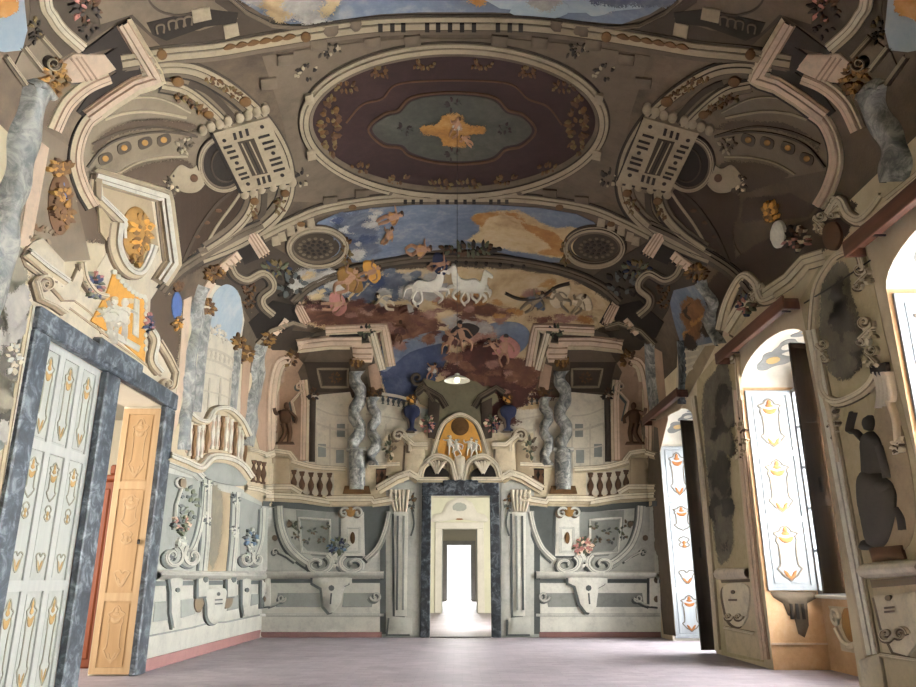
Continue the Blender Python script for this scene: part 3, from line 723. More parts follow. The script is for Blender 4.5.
def figure(name, cx, cy, s, ang, mats, parent, lay=8, seed=0, cl=1.0):
    """small painted figure: head, torso, limbs and a flying cloth in one part; s = body length in picture units"""
    rng = random.Random(seed); M = MB(); c, si = math.cos(ang), math.sin(ang)
    T = lambda p: [(cx + s * (x * c - y * si), cy + s * (x * si + y * c)) for x, y in p]
    def blob(p, mi, hh=.03, l=0):
        V, fc = poly_geo(T(p), on_shell, lay + l, hh, None, max(1.6, s * .1), True, 3); M.add(V, fc, mi)
    def limb(p, w0, w1, mi):
        V, fc, m_ = strip_geo(T(p), [(w0 * s * .5, mi, 0, .03), (w0 * s * .5, mi, .03, 0)], on_shell, lay + 1, True, 2.5, (1, w1 / w0)); M.add(V, fc, m_)
    j = lambda v: v + rng.uniform(-.08, .08)
    blob([(cl * x, cl * y + (1 - cl) * .15) for x, y in ((j(-.35), -.1), (-.1, j(-.32)), (.3, j(-.3)), (j(.55), 0), (.3, j(.25)), (-.1, j(.3)), (-.4, j(.2)))], 1, .03, -2)
    blob([(-.16, -.3), (.14, -.32), (.16, -.05), (.13, .2), (-.13, .2), (-.18, -.05)], 0)
    limb([(-.12, -.26), (j(-.34), j(-.2)), (j(-.5), j(-.36))], .11, .06, 0); limb([(.12, -.26), (j(.34), j(-.12)), (j(.42), j(.12))], .11, .06, 0)
    limb([(-.07, .15), (j(-.16), j(.42)), (j(-.1), j(.75))], .15, .07, 0); limb([(.07, .15), (j(.22), j(.4)), (j(.12), j(.7))], .15, .07, 0)
    blob(ell(j(0), -.46, .10, .13, 9), 0, .03, 2); blob(ell(j(.0), -.53, .11, .08, 8), 2, .02, 3)
    return M.go(name, mats, parent, True)
def column(name, axis, w, parent, mat='marble_column', pair=None, lay=6, amp=0.0, turns=0, h=.08, taper=(1, 1)):
    """painted column with a rounded body; amp/turns give the twisted salomonic outline"""
    def f(nm, p, m, pa):
        p = densify(smooth_path(p, False, 6), 2.5, False); k = len(p); t = np.linspace(0, 1, k)
        tan = np.gradient(p, axis=0); tan /= np.linalg.norm(tan, axis=1)[:, None]; nor = np.stack([-tan[:, 1], tan[:, 0]], 1)
        ph = 2 * math.pi * turns * t; ww = w * (taper[0] + (taper[1] - taper[0]) * t) * (1 + (.16 * np.cos(2 * ph) if turns else 0)); us = np.linspace(-1, 1, 9); V = []
        for u in us:
            q = p + nor * ((u * ww / 2 + amp * np.sin(ph))[:, None]); X, Nn = on_shell(q)
            hh = lay * STEP * (1 if abs(u) < 1 else 0) + h * math.sqrt(max(0, 1 - u * u)) * (1 + (.25 * np.sin(ph + u * 2.2) if turns else 0))
            V.append(X + Nn * np.broadcast_to(hh, (k,))[:, None])
        Fc = [(j * k + i, j * k + i + 1, (j + 1) * k + i + 1, (j + 1) * k + i) for j in range(8) for i in range(k - 1)]
        return link(nm, np.vstack(V), Fc, m, pa, None, True)
    return both(f, name, axis, mat, parent, pair)
BAL = [(0, .42), (.08, .42), (.10, .22), (.2, .20), (.38, .46), (.5, .5), (.6, .36), (.72, .18), (.8, .16), (.83, .34), (.9, .34), (.93, .44), (1, .44)]
def baluster(base, top, w, mat, parent, pair=None, lay=4, h=.05, name='baluster'):
    b, t = np.array(base, float), np.array(top, float); d = t - b; n = np.array((-d[1], d[0])); n /= np.linalg.norm(n)
    pts = [tuple(b + d * s + n * w * r) for s, r in BAL] + [tuple(b + d * s - n * w * r) for s, r in BAL[::-1]]
    return Q(name, pts, mat, parent, pair, lay, h, False, max(2.5, w * .5))
# ------------------------------------------------------------------ VAULT
AX = 456; C = ceiling
# near sky field above the first rib
sky1 = Q('painted_sky', sym([(225, -70), (232, -5), (262, 14), (290, 24), (330, 21), (380, 14), (420, 12)]), 'sky_blue', C, None, 1, res=14)
puffs('cloud', [(228, -30), (240, 2), (290, 20), (335, 16), (345, -30)], 14, 26, ['cloud_cream', 'cloud_cream', 'cloud_white'], sky1, 2, .02, 3, 14)
puffs('cloud', [(440, -30), (470, 4), (480, 6), (480, -30)], 6, 12, ['cloud_gold', 'cloud_brown'], sky1, 3, .02, 4, 5)
puffs('cloud', [(490, -30), (500, 8), (640, 8), (660, -30)], 14, 24, ['sky_pale', 'sky_blue', 'cloud_white'], sky1, 2, .02, 5, 12)
puffs('cloud', [(580, -30), (590, 5), (670, 8), (690, -30)], 12, 20, ['cloud_slate', 'sky_deep'], sky1, 3, .02, 6, 7)
M_('sky_frame', sym([(218, -70), (226, -5), (246, 12), (272, 25), (292, 27)]), 5, 'td', sky1, None, 3)
# side sky glimpses in the upper corners
for px in (AX,):
    k = Q('painted_sky', [(-60, -60), (10, -40), (24, 0), (27, 30), (22, 50), (4, 52), (-60, 40)], 'sky_pale', C, px, 1, res=12)
Q('cloud', [(-40, -40), (4, -30), (20, 4), (10, 18), (-40, 25)], 'cloud_gold', k, AX, 2, .03, True)
# spandrel plaster between the corner sky, cornice and ribs
Q('spandrel', [(26, -60), (220, -60), (230, 0), (258, 16), (290, 27), (230, 40), (165, 50), (128, 16), (90, 40), (62, 58), (28, 40), (30, 10)], 'tp_d', C, AX, 1, res=12)
Q('spandrel_panel', [(90, -50), (205, -50), (215, 2), (238, 18), (200, 30), (150, 32), (132, 14), (100, 24)], 'tp_m', C, AX, 2, res=12)
M_('spandrel_scroll', [(46, -50), (45, 0), (52, 16), (62, 30), (82, 48)], 13, 'cr', C, AX, 4, True)
line('spandrel_line', [(135, -40), (150, 2), (172, 14), (195, 12)], 2, 'tp_d', C, AX, 3)
cluster('flower_swag', 86, 8, 15, 14, ['ink', 'umber', 'rose', 'cloud_maroon'], C, AX, 22, 9, 5, seed=11)
cluster('flower_swag', 88, 28, 9, 8, ['ink', 'cloud_maroon'], C, AX, 10, 7, 5, seed=12)
cluster('gilt_leaf', 34, 30, 5, 14, ['foliage_gold', 'tp_s'], C, AX, 10, 7, 4, seed=13)
Q('dark_frieze', [(146, 22), (205, 8), (238, 12), (236, 22), (205, 26), (166, 40), (152, 34)], 'tp_s', C, AX, 3, res=8)
for x, y in ((160, 28), (172, 24), (180, 22), (188, 20)): line('frieze_scroll', [(x - 3, y + 5), (x - 4, y - 3), (x + 3, y - 4), (x + 3, y + 4)], 1.6, 'tp_m', C, AX, 4, res=3)
for x, y, w in ((200, 14, 9), (230, 30, 7)): Q('bracket_block', [(x - w, y - 5), (x + w, y - 8), (x + w + 2, y + 4), (x - w + 2, y + 8)], 'tp_l', C, AX, 5, .03, res=4)

# rib 1 (near) and rib 2, with slots and rosettes
ribA = M_('painted_rib', sym([(120, 62), (165, 55), (215, 50), (262, 42), (317, 33), (362, 27), (410, 24)]), 20, 'tp', C, None, 4, True, .06, res=9)
def slots(rib, pts, w, h, ang=0.0, mat='tp_s', lay=13, pair=None):
    for x, y in pts:
        c, s = math.cos(ang), math.sin(ang)
        Q('slot', [(x + a * c - b * s, y + a * s + b * c) for a, b in ((-w / 2, -h / 2), (w / 2, -h / 2), (w / 2, h / 2), (-w / 2, h / 2))], mat, rib, pair, lay, 0, False, 3)
slots(ribA, [(x, 25) for x in (380, 392, 403, 427, 438, 450, 462, 474, 498, 510, 521)], 4.5, 8)
for x, y in ((305, 34), (160, 52)): Q('rosette', ell(x, y, 5, 5), 'gold_d', ribA, AX, 13, .02, True, 3)
for k, x in enumerate((228, 240, 252, 264, 276, 288)): Q('garland_leaf', [(x - 6, 46 - k * 2), (x, 41 - k * 2), (x + 7, 43 - k * 2), (x, 46.5 - k * 2)], 'gold_d', ribA, AX, 13, .01, True, 3)
for x, y, w in ((355, 24, 6), (330, 29, 8), (318, 43, 8), (372, 41, 8), (412, 39, 8), (285, 58, 8), (268, 82, 8)): Q('bracket_block', [(x - w, y - 4), (x + w, y - 6), (x + w + 1, y + 5), (x - w + 1, y + 6)], 'tp_m', C, AX, 9, .04, False, 4)

# plaster field and frame of the oval medallion
field = Q('oval_field', sym([(262, 56), (305, 50), (360, 44), (410, 42)]) + sym([(268, 196), (320, 196), (380, 194), (430, 193)][::-1])[::-1] if False else
          [(262, 56), (310, 48), (360, 42), (410, 38), (502, 38), (552, 42), (602, 48), (650, 56), (632, 110), (622, 160), (640, 200), (580, 203), (520, 198), (456, 196), (392, 198), (332, 203), (272, 200), (292, 160), (280, 110)], 'tp_m', C, None, 2, res=12)
oval = Q('oval_medallion', ell(454, 122, 143, 67, 40), 'oval_maroon', C, None, 3, .0, True, 12)
M_('oval_frame', ell(454, 121, 149, 73, 44), 15, 'tp', oval, None, 4, True, .08, closed=True, res=8)
Q('oval_cartouche', [(372, 128), (386, 116), (400, 112), (412, 100), (436, 95), (470, 95), (494, 100), (506, 112), (522, 117), (532, 130), (520, 142), (504, 146), (492, 156), (468, 160), (438, 159), (412, 152), (402, 144), (384, 141)], 'oval_slate', oval, None, 5, .0, True, 8)
line('cartouche_edge', [(368, 128), (384, 113), (398, 109), (410, 97), (436, 92), (470, 92), (496, 97), (508, 109), (524, 114), (536, 130), (522, 145), (506, 149), (494, 159), (468, 163), (438, 162), (410, 155), (400, 147), (382, 144)], 2, 'umber', oval, None, 6, True, closed=True)
line('cartouche_edge', [(346, 122), (362, 104), (382, 98), (396, 84), (430, 80), (480, 80), (512, 84), (528, 98), (548, 106), (562, 124)], 1.6, 'umber', oval, None, 4, True)
Q('gilt_cross', [(418, 122), (436, 120), (440, 111), (464, 111), (468, 120), (486, 122), (486, 134), (470, 136), (468, 147), (442, 146), (438, 137), (419, 134)], 'oval_gold', oval, None, 7, .0, True, 5)
figure('winged_figure', 456, 124, 16, .4, ['skin', 'cloud_white', 'umber'], oval, 10, 5)
figure('winged_figure', 466, 138, 11, -.8, ['skin', 'cloud_gold', 'umber'], oval, 9, 6)
for x, y in ((405, 128), (505, 128), (452, 103), (452, 153)): cluster('sprig', x, y, 7, 5, ['oval_maroon', 'ink', 'oval_slate'], oval, None, 7, 6, 6, .01, seed=int(x))
cluster('gilt_acanthus', 330, 124, 9, 34, ['foliage_gold', 'gold_d', 'umber'], oval, AX - 2, 26, 10, 5, .04, seed=21)
for k, (x, y) in enumerate(((345, 86), (380, 70), (425, 64), (360, 168), (400, 180), (440, 184))): cluster('gilt_acanthus', x, y, 12, 3.5, ['foliage_gold', 'gold_d', 'umber'], oval, AX - 2, 8, 7, 5, .03, seed=30 + k)
for x, y, a in ((316, 96, .2), (318, 152, -.2)): Q('frame_block', [(x - 12, y - 3), (x - 4, y - 5), (x - 2, y + 4), (x - 11, y + 6)], 'tp_l', oval, AX - 2, 15, .03, False, 4)
for k, (x, y) in enumerate(((305, 72), (300, 178), (330, 50))): cluster('spandrel_sprig', x, y, 12, 8, ['tp_s', 'tp_d', 'tp_l'], field, AX - 2, 9, 7, 3, .02, seed=40 + k)

# semi-dome shell on each haunch
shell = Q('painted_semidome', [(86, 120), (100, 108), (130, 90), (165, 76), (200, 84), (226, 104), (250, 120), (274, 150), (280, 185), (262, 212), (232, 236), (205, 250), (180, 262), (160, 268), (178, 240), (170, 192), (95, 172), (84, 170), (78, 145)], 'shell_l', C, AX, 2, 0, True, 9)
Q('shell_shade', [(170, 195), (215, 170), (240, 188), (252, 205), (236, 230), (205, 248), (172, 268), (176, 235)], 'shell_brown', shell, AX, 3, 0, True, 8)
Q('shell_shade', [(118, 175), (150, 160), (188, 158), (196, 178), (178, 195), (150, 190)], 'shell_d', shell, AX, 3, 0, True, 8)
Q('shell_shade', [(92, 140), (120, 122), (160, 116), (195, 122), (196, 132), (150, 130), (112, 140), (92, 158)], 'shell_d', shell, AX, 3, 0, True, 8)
for k, p in enumerate((((91, 144), (120, 131), (158, 126), (195, 135)), ((86, 167), (104, 146), (130, 135), (165, 131), (197, 136)), ((104, 119), (122, 113), (150, 111), (186, 117)), ((116, 174), (135, 163), (160, 157), (187, 156)), ((100, 110), (130, 98), (160, 98), (190, 112)), ((182, 262), (196, 232), (214, 206), (232, 190)), ((200, 254), (216, 226), (232, 204), (240, 192)))):
    line('shell_rib', p, (1.8, 2, 2.4, 1.8, 1.4, 3, 2.4)[k], ('tp_d', 'tp_d', 'tp_l', 'tp_l', 'tp_l', 'tp_d', 'tp_l')[k], shell, AX, 4)
for x, y in ((104, 158), (123, 147), (144, 142), (163, 139)):
    o = Q('shell_coffer', [(x - 6, y - 2), (x + 5, y - 6), (x + 7, y + 2), (x - 4, y + 7)], 'tp_d', shell, AX, 4, 0, True, 3); Q('coffer_boss', ell(x, y, 3.2, 3, 8), 'gold_l', shell, AX, 5, .02, True, 3)
for x, y in ((206, 222), (218, 210), (196, 236)): Q('coffer_boss', ell(x, y, 3.4, 1.8, 8, .6), 'umber', shell, AX, 5, .01, True, 3)
cart = Q('shell_cartouche', [(172, 172), (180, 164), (190, 168), (200, 164), (206, 178), (198, 190), (186, 192), (176, 188), (168, 180)], 'tp_l', shell, AX, 5, .05, True, 4)
Q('cartouche_boss', ell(192, 176, 4, 4, 10), 'umber', shell, AX, 12, .02, True, 3)
cluster('cartouche_scroll', 172, 182, 7, 9, ['tp_l', 'cr_m', 'tp_d'], shell, AX, 12, 7, 6, .03, seed=50)
cluster('cartouche_scroll', 184, 145, 8, 8, ['tp_l', 'tp_m', 'tp_d'], shell, AX, 10, 7, 6, .03, seed=51)
# archivolt round the semi-dome
arc_o = [(140, 73), (165, 68), (192, 70), (218, 82), (243, 100), (266, 124), (283, 155), (287, 185), (279, 208), (258, 228), (232, 243), (200, 256)]
arc_i = [(160, 84), (184, 90), (208, 108), (230, 132), (246, 162), (252, 190), (246, 212), (228, 232), (205, 248)]
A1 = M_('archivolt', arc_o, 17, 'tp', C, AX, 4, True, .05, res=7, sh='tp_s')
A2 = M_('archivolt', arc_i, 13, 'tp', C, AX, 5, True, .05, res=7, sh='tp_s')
line('archivolt_channel', [(188, 82), (206, 90), (222, 104), (236, 120)], 6, 'tp_d', A1, AX, 4)
line('archivolt_channel', [(264, 192), (262, 212), (250, 228)], 6, 'tp_d', A1, AX, 4)
for k, (x, y, r) in enumerate(((176, 79, 6), (244, 99, 6), (207, 112, 5), (284, 191, 4.5), (253, 199, 4.5))):
    Q('rosette', ell(x, y, r, r * .8, 10), 'gold_d', A1, AX, 14, .03, True, 3)
for k, (x, y) in enumerate(((207, 75), (215, 79), (222, 84), (229, 88), (236, 93), (178, 95), (186, 98), (194, 103), (200, 107), (280, 200), (278, 207), (252, 207), (250, 215))):
    cluster('garland', x, y, 4, 2.5, ['gold_d', 'umber', 'foliage_gold'], A1, AX, 4, 6, 12, .015, seed=60 + k)
# dark oculus and the bracket balcony before it
oc = Q('painted_oculus', ell(222, 162, 21, 24, 18), 'tp_s', C, AX, 9, 0, True, 6)
M_('oculus_ring', ell(222, 162, 23, 26, 20), 6, 'tp', oc, AX, 9, True, .03, closed=True, res=5)
line('oculus_line', ell(224, 163, 14, 17, 16), 1.6, 'tp_d', oc, AX, 10, True, closed=True, res=4)
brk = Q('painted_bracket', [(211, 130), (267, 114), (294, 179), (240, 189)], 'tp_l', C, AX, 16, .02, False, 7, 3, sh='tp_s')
o = Q('bracket_opening', [(235, 138), (252, 134), (266, 169), (250, 172)], 'tp_d', brk, AX, 20, 0, False, 6)
for k in range(3): line('opening_line', [(239 + 4 * k, 138.5 - k), (254 + 4 * k, 170 - k)], 1.4, 'tp_s' if k % 2 else 'tp_l', brk, AX, 21, False)
crop = lambda x, y: (80 + x / 4.164, 60 + y / 4.164)
for i, (x, y) in enumerate(((605, 345), (620, 365), (632, 388), (655, 435), (668, 458), (678, 475), (758, 300), (775, 325), (783, 348), (805, 395), (812, 415), (822, 440))):
    slots(brk, [crop(x, y)], 9 if i < 6 else 12, 2.4, -.28, 'tp_s', 20, AX)
for x, y in ((590, 318), (643, 412), (690, 500), (750, 260), (797, 370), (835, 463)): Q('slot', ell(*crop(x, y), 2.2, 1.8, 8), 'tp_s', brk, AX, 20, 0, False, 3)
for x, y in ((635, 300), (660, 292), (687, 283), (735, 490), (757, 483), (780, 477)): slots(brk, [crop(x, y)], 3, 7, -.25, 'tp_s', 20, AX)
for x, y in ((505, 285), (540, 270), (575, 258), (610, 245), (660, 232), (695, 220), (730, 207), (768, 197), (680, 550), (715, 540), (750, 528), (800, 518), (840, 510), (880, 500)):
    Q('knob', ell(*crop(x, y), 4.4, 5, 10), 'tp_l', brk, AX, 12, .06, True, 3.5)
# outer moulding of the haunch
M_('haunch_moulding', [(98, 112), (86, 122), (77, 142), (75, 164), (82, 188), (92, 206)], 13, 'pk', C, AX, 6, True, .05, sh='tp_s')
# brown band between the semi-dome and rib 2
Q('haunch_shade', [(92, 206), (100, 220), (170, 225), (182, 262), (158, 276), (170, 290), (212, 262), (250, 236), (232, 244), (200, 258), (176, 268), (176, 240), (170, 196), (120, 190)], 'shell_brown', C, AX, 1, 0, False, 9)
ribB0 = M_('painted_rib', [(160, 292), (178, 272), (205, 254), (236, 236), (262, 224)], 13, 'td', C, AX, 5, True, .05)

# cornice blocks that break forward over the near columns
crn = Q('painted_cornice', [(80, 52), (116, 25), (148, 76), (132, 83), (114, 70), (128, 66), (112, 47), (84, 54)], 'tp_s', C, AX, 4, 0, False, 7)
Q('cornice_soffit', [(134, 80), (106, 98), (88, 121), (76, 111), (92, 89), (116, 72)], 'tp_s', crn, AX, 4, 0, False, 7)
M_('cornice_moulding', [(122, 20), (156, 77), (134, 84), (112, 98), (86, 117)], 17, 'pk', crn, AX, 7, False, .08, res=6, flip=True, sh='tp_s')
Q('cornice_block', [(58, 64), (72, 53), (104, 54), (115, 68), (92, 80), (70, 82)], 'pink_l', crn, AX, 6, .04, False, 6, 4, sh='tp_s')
for k in range(3): line('block_line', [(68 + 5 * k, 56 - k), (84 + 5 * k, 79 - k)], 1.5, 'pink_d', crn, AX, 12, False)
Q('shadow_step', [(104, 54), (116, 46), (130, 66), (118, 74)], 'tp_s', crn, AX, 6, 0, False, 6)
M_('arch_moulding', [(108, 76), (86, 86), (66, 104), (53, 130)], 14, 'pk', crn, AX, 6, True, .05)
Q('architrave', [(20, 52), (44, 34), (62, 56), (48, 82), (30, 90), (12, 70)], 'tp_m', C, AX, 3, .0, False, 6)
for k in range(3): M_('architrave_moulding', [(4 + k * 18, 56 - 10 * k), (24 + k * 17, 84 - 14 * k)], 6, 'tp', C, AX, 5)
cluster('gilt_capital', 54, 78, 13, 20, ['gold_l', 'gold_d', 'gold_d'], C, AX, 30, 10, 9, .05, seed=70)
volute('capital_volute', 48, 60, 8, 'tp', C, AX, 1.5, 0, 1, 3.2, 16)
column('painted_column', [(38, 86), (28, 120), (15, 155), (12, 190), (3, 225), (-6, 262), (-18, 330), (-32, 420)], 24, C, 'marble_column', None, 8, 3, 3.0, .12)
column('painted_column', mx([(38, 86), (28, 120), (15, 155), (12, 182)], AX), 24, C, 'marble_column', None, 8, 3, 1.2, .12)
column('column_collar', [(26, 84), (37, 82), (48, 96)], 8, C, 'marble_column', AX, 18, h=.05)

# ------------------------------------------------------------------ middle of the vault: rib 2, sky, rib 3, lunette
ribB = M_('painted_rib', sym([(262, 236), (290, 222), (322, 209), (360, 202), (405, 198)]), 12, 'tp', C, None, 5, True, .05, res=8)
slots(ribB, [(x, 199.5) for x in (405, 413, 421, 438, 447, 456, 465, 474, 491, 499, 507)], 3.4, 4.5, 0, 'tp_s', 13)
for x, y in ((352, 205), (300, 222)): Q('rosette', ell(x, y, 4, 2.6, 8), 'gold_d', ribB, AX, 13, .02, True, 3)
for x, y in ((330, 199), (362, 192), (395, 190)): Q('bracket_block', [(x - 7, y - 3), (x + 7, y - 4), (x + 7, y + 2), (x - 7, y + 4)], 'tp_m', C, AX, 10, .03, False, 4)
sky2 = Q('painted_sky', [(306, 238), (318, 222), (335, 214), (371, 208), (412, 205), (456, 204), (500, 205), (541, 208), (577, 214), (594, 222), (606, 238), (590, 262), (540, 262), (500, 252), (456, 248), (412, 252), (372, 262), (322, 262)], 'sky_blue', C, None, 2, 0, False, 9)
puffs('cloud', [(334, 216), (372, 209), (380, 230), (384, 256), (342, 260)], 5, 12, ['cloud_slate', 'cloud_slate', 'sky_deep', 'cloud_white'], sky2, 3, .02, 7, 26)
puffs('cloud', [(370, 206), (385, 206), (386, 218), (370, 218)], 5, 8, ['cloud_white'], sky2, 6, .02, 8, 4)
Q('cloud', [(462, 240), (478, 228), (470, 218), (480, 210), (520, 208), (548, 222), (580, 226), (584, 250), (566, 260), (520, 254), (480, 246)], 'cloud_cream', sky2, None, 3, 0, True, 5)
for p in ([(468, 220), (476, 211), (500, 208), (522, 212), (532, 224), (520, 222), (504, 216), (490, 220), (482, 228)], [(516, 216), (532, 222), (552, 228), (566, 240), (572, 254), (552, 258), (548, 246), (536, 238), (520, 226)], [(518, 234), (532, 234), (536, 240), (522, 240)], [(534, 248), (552, 246), (560, 256), (540, 256)]): Q('gold_cloud', p, 'cloud_gold', sky2, None, 5, 0, True, 4)
for x, y, s, a, sd in ((392, 216, 20, 1.3, 1), (388, 234, 15, .6, 2), (420, 248, 20, 1.5, 3)): figure('flying_putto', x, y, s, a, ['skin', 'cloud_gold', 'umber'], sky2, 9, sd)
# coffered round openings at both ends of the sky
ocl = Q('coffered_oculus', ell(315, 246, 24, 14, 18), 'tp_d', C, AX, 5, 0, True, 5)
M_('oculus_ring', ell(317, 246, 28, 18, 22), 8, 'tp', ocl, AX, 6, True, .06, closed=True, res=5)
for r, n in ((.82, 16), (.55, 11), (.28, 6)):
    for k in range(n):
        a = 2 * math.pi * k / n; Q('coffer', ell(315 + 20 * r * math.cos(a), 247 + 11.5 * r * math.sin(a), 2.1, 1.4, 6), 'tp_s' if r < .8 else 'tp_m', ocl, AX, 7, .01, False, 3)
cluster('gilt_acanthus', 346, 250, 4, 14, ['foliage_gold', 'gold_d'], C, AX, 12, 6, 12, .03, seed=80)
# rib 3 and the lunette below it
lun = Q('painted_lunette', [(290, 322), (296, 304), (318, 286), (352, 272), (400, 266), (456, 264), (512, 266), (560, 272), (594, 286), (616, 304), (622, 322), (560, 345), (545, 410), (456, 420), (385, 400), (360, 345)], 'cloud_cream', C, None, 2, 0, False, 9)
M_('painted_rib', sym([(292, 302), (314, 284), (350, 270), (396, 261), (430, 258)]), 10, 'td', C, None, 6, True, .05, res=8)
for x in (456, 466, 476, 486, 500, 512, 524, 428, 440): Q('slot', ell(x, 260 + abs(x - 456) * .06, 1.8, 2, 6), 'tp_s', lun, None, 16, 0, False, 3)
cluster('laurel_festoon', 470, 247, 34, 3, ['leaf_green', 'umber', 'ink'], C, None, 26, 9, 12, .03, seed=81)
puffs('cloud', [(310, 276), (350, 268), (420, 272), (430, 300), (360, 306), (310, 300)], 6, 13, ['cloud_slate', 'cloud_slate', 'cloud_white', 'sky_deep'], lun, 3, .02, 82, 30)
puffs('cloud', [(290, 268), (330, 262), (360, 290), (330, 300), (290, 294)], 5, 11, ['cloud_white', 'cloud_slate', 'cloud_cream'], lun, 8, .03, 83, 24)
Q('blue_sky', [(376, 345), (400, 336), (440, 338), (452, 352), (440, 378), (420, 402), (386, 398)], 'sky_deep', lun, None, 3, 0, True, 8)
Q('blue_sky', [(380, 352), (402, 340), (440, 330), (448, 340), (410, 352), (384, 372)], 'sky_blue', lun, None, 4, 0, True, 8)
Q('blue_sky', [(486, 326), (516, 322), (530, 334), (520, 352), (494, 352)], 'sky_blue', lun, None, 4, 0, True, 8)
puffs('cloud', [(300, 300), (352, 296), (420, 304), (444, 326), (420, 348), (380, 346), (352, 332), (304, 326)], 5, 12, ['cloud_brown', 'cloud_brown', 'cloud_maroon', 'cloud_rose'], lun, 4, .04, 84, 46)
puffs('cloud', [(300, 292), (340, 300), (345, 308), (306, 306)], 5, 9, ['cloud_maroon', 'cloud_rose'], lun, 9, .03, 85, 8)
puffs('cloud', [(430, 296), (478, 294), (520, 312), (560, 312), (600, 316), (560, 322), (500, 322), (440, 312)], 5, 11, ['cloud_brown', 'cloud_brown', 'cloud_rose', 'cloud_gold'], lun, 5, .04, 86, 34)
puffs('cloud', [(450, 312), (488, 316), (500, 340), (470, 350), (446, 336)], 8, 14, ['cloud_rose', 'cloud_white', 'cloud_brown'], lun, 6, .04, 87, 14)
puffs('cloud', [(448, 352), (490, 338), (520, 356), (544, 372), (536, 396), (490, 402), (452, 396), (440, 376)], 6, 13, ['cloud_maroon', 'cloud_maroon', 'cloud_brown', 'cloud_rose'], lun, 8, .05, 88, 46)
puffs('cloud', [(452, 396), (540, 396), (520, 412), (500, 428), (456, 420)], 9, 14, ['cloud_maroon'], lun, 8, .05, 89, 14)
puffs('cloud', [(508, 360), (536, 366), (540, 384), (512, 384)], 7, 12, ['cloud_brown'], lun, 12, .05, 90, 8)
puffs('cloud', [(396, 284), (440, 272), (446, 296), (400, 304)], 6, 11, ['cloud_white'], lun, 9, .04, 91, 12)
puffs('cloud', [(520, 288), (552, 282), (566, 294), (530, 304)], 6, 10, ['cloud_rose', 'cloud_cream', 'cloud_gold'], lun, 5, .03, 92, 8)
# white horses, figures
def horse(cx, cy, s, flip, parent, lay=12):
    f = -1 if flip else 1; M = MB()
    T = lambda p: [(cx + f * x * s, cy + y * s) for x, y in p]
    V, fc = poly_geo(T([(-.6, -.05), (-.4, -.25), (0, -.22), (.3, -.35), (.42, -.75), (.55, -.85), (.85, -.6), (.8, -.5), (.62, -.55), (.58, -.2), (.4, .15), (.1, .18), (-.3, .16), (-.58, .2)]), on_shell, lay, .05, None, 3.5, True, 3); M.add(V, fc)
    for p in (((.35, .05), (.75, .1), (.7, .35)), ((.25, .12), (.55, .4), (.4, .6)), ((-.45, .1), (-.6, .45), (-.4, .75)), ((-.3, .1), (-.25, .5), (-.5, .7)), ((-.58, -.05), (-.85, .05), (-.95, .35))):
        V, fc, m = strip_geo(T(p), [(.07 * s, 0, 0, .03), (.07 * s, 0, .03, 0)], on_shell, lay, True, 3, (1, .5)); M.add(V, fc, m)
    return M.go('white_horse', ['white_l'], parent, True)
horse(428, 286, 26, False, lun); horse(466, 284, 24, True, lun); horse(474, 288, 22, False, lun)
for x, y, s, a, mt, sd in ((348, 278, 30, .8, ['skin', 'gold_l', 'umber'], 11), (370, 270, 24, 1.2, ['skin', 'ochre', 'umber'], 12), (462, 334, 28, -.3, ['skin', 'ink', 'ink'], 13), (450, 340, 24, .5, ['skin', 'cloud_maroon', 'ink'], 14), (505, 348, 28, .1, ['skin', 'rose', 'ink'], 15),
                           (494, 346, 20, -.6, ['skin', 'cloud_maroon', 'ink'], 16), (440, 262, 22, 1.4, ['skin', 'blue_deep', 'umber'], 17), (336, 302, 24, 1.4, ['skin', 'rose', 'umber'], 18), (400, 330, 20, .2, ['cloud_brown', 'cloud_maroon', 'umber'], 19),
                           (535, 300, 24, .9, ['tp_l', 'cloud_slate', 'umber'], 20), (560, 296, 24, -.7, ['tp_l', 'cr_m', 'leaf_green'], 21), (580, 302, 20, .5, ['cr_d', 'cr_m', 'umber'], 22), (410, 306, 18, 1.2, ['cloud_brown', 'cloud_white', 'ink'], 23), (384, 300, 20, -.9, ['cr_m', 'cloud_white', 'umber'], 24), (432, 370, 16, .4, ['skin', 'cloud_white', 'umber'], 25)):
    figure('painted_figure', x, y, s * .85, a, mt, lun, 14, sd, 1.3)
rod_('chariot_reins', [(505, 292), (520, 298), (540, 296), (556, 286), (570, 282)], 2, 'tp_d', lun, None, 14)
# corner entablatures: light projecting blocks, the curling cornice, shadows
cor = Q('corner_entablature', [(222, 262), (262, 240), (300, 262), (330, 284), (300, 300), (292, 330), (330, 334), (300, 350), (272, 350), (258, 334), (244, 310), (238, 290), (214, 284)], 'tp_d', C, AX, 3, 0, False, 8)
Q('shade', [(248, 322), (272, 300), (300, 306), (296, 322), (270, 340), (256, 338)], 'tp_s', cor, AX, 5, 0, False, 6)
Q('shade', [(238, 250), (250, 244), (258, 258), (244, 264)], 'tp_s', cor, AX, 5, 0, False, 6)
for p in ([(244, 234), (254, 228), (269, 250), (258, 257)], [(217, 265), (236, 250), (241, 257), (224, 271)], [(292, 306), (299, 300), (310, 320), (301, 325)], [(271, 332), (284, 317), (288, 320), (276, 335)]):
    b = Q('entablature_block', p, 'pink_l', cor, AX, 9, .05, False, 5, 3, sh='tp_s')
    a_, b_, c_, d_ = [np.array(q) for q in p]
    for t in (.3, .55, .8): line('block_line', [tuple(a_ + (b_ - a_) * t), tuple(d_ + (c_ - d_) * t)], 1.3, 'pink_d', b, AX, 18, False)
M_('curling_cornice', [(228, 262), (234, 274), (246, 279), (261, 272), (270, 278), (271, 287), (261, 296), (262, 305), (272, 314)], 9, 'tp', cor, AX, 9, True, .05, res=4, sh='tp_s')
M_('cornice_return', [(256, 344), (270, 330), (292, 322), (306, 326)], 5, 'tp', cor, AX, 8)
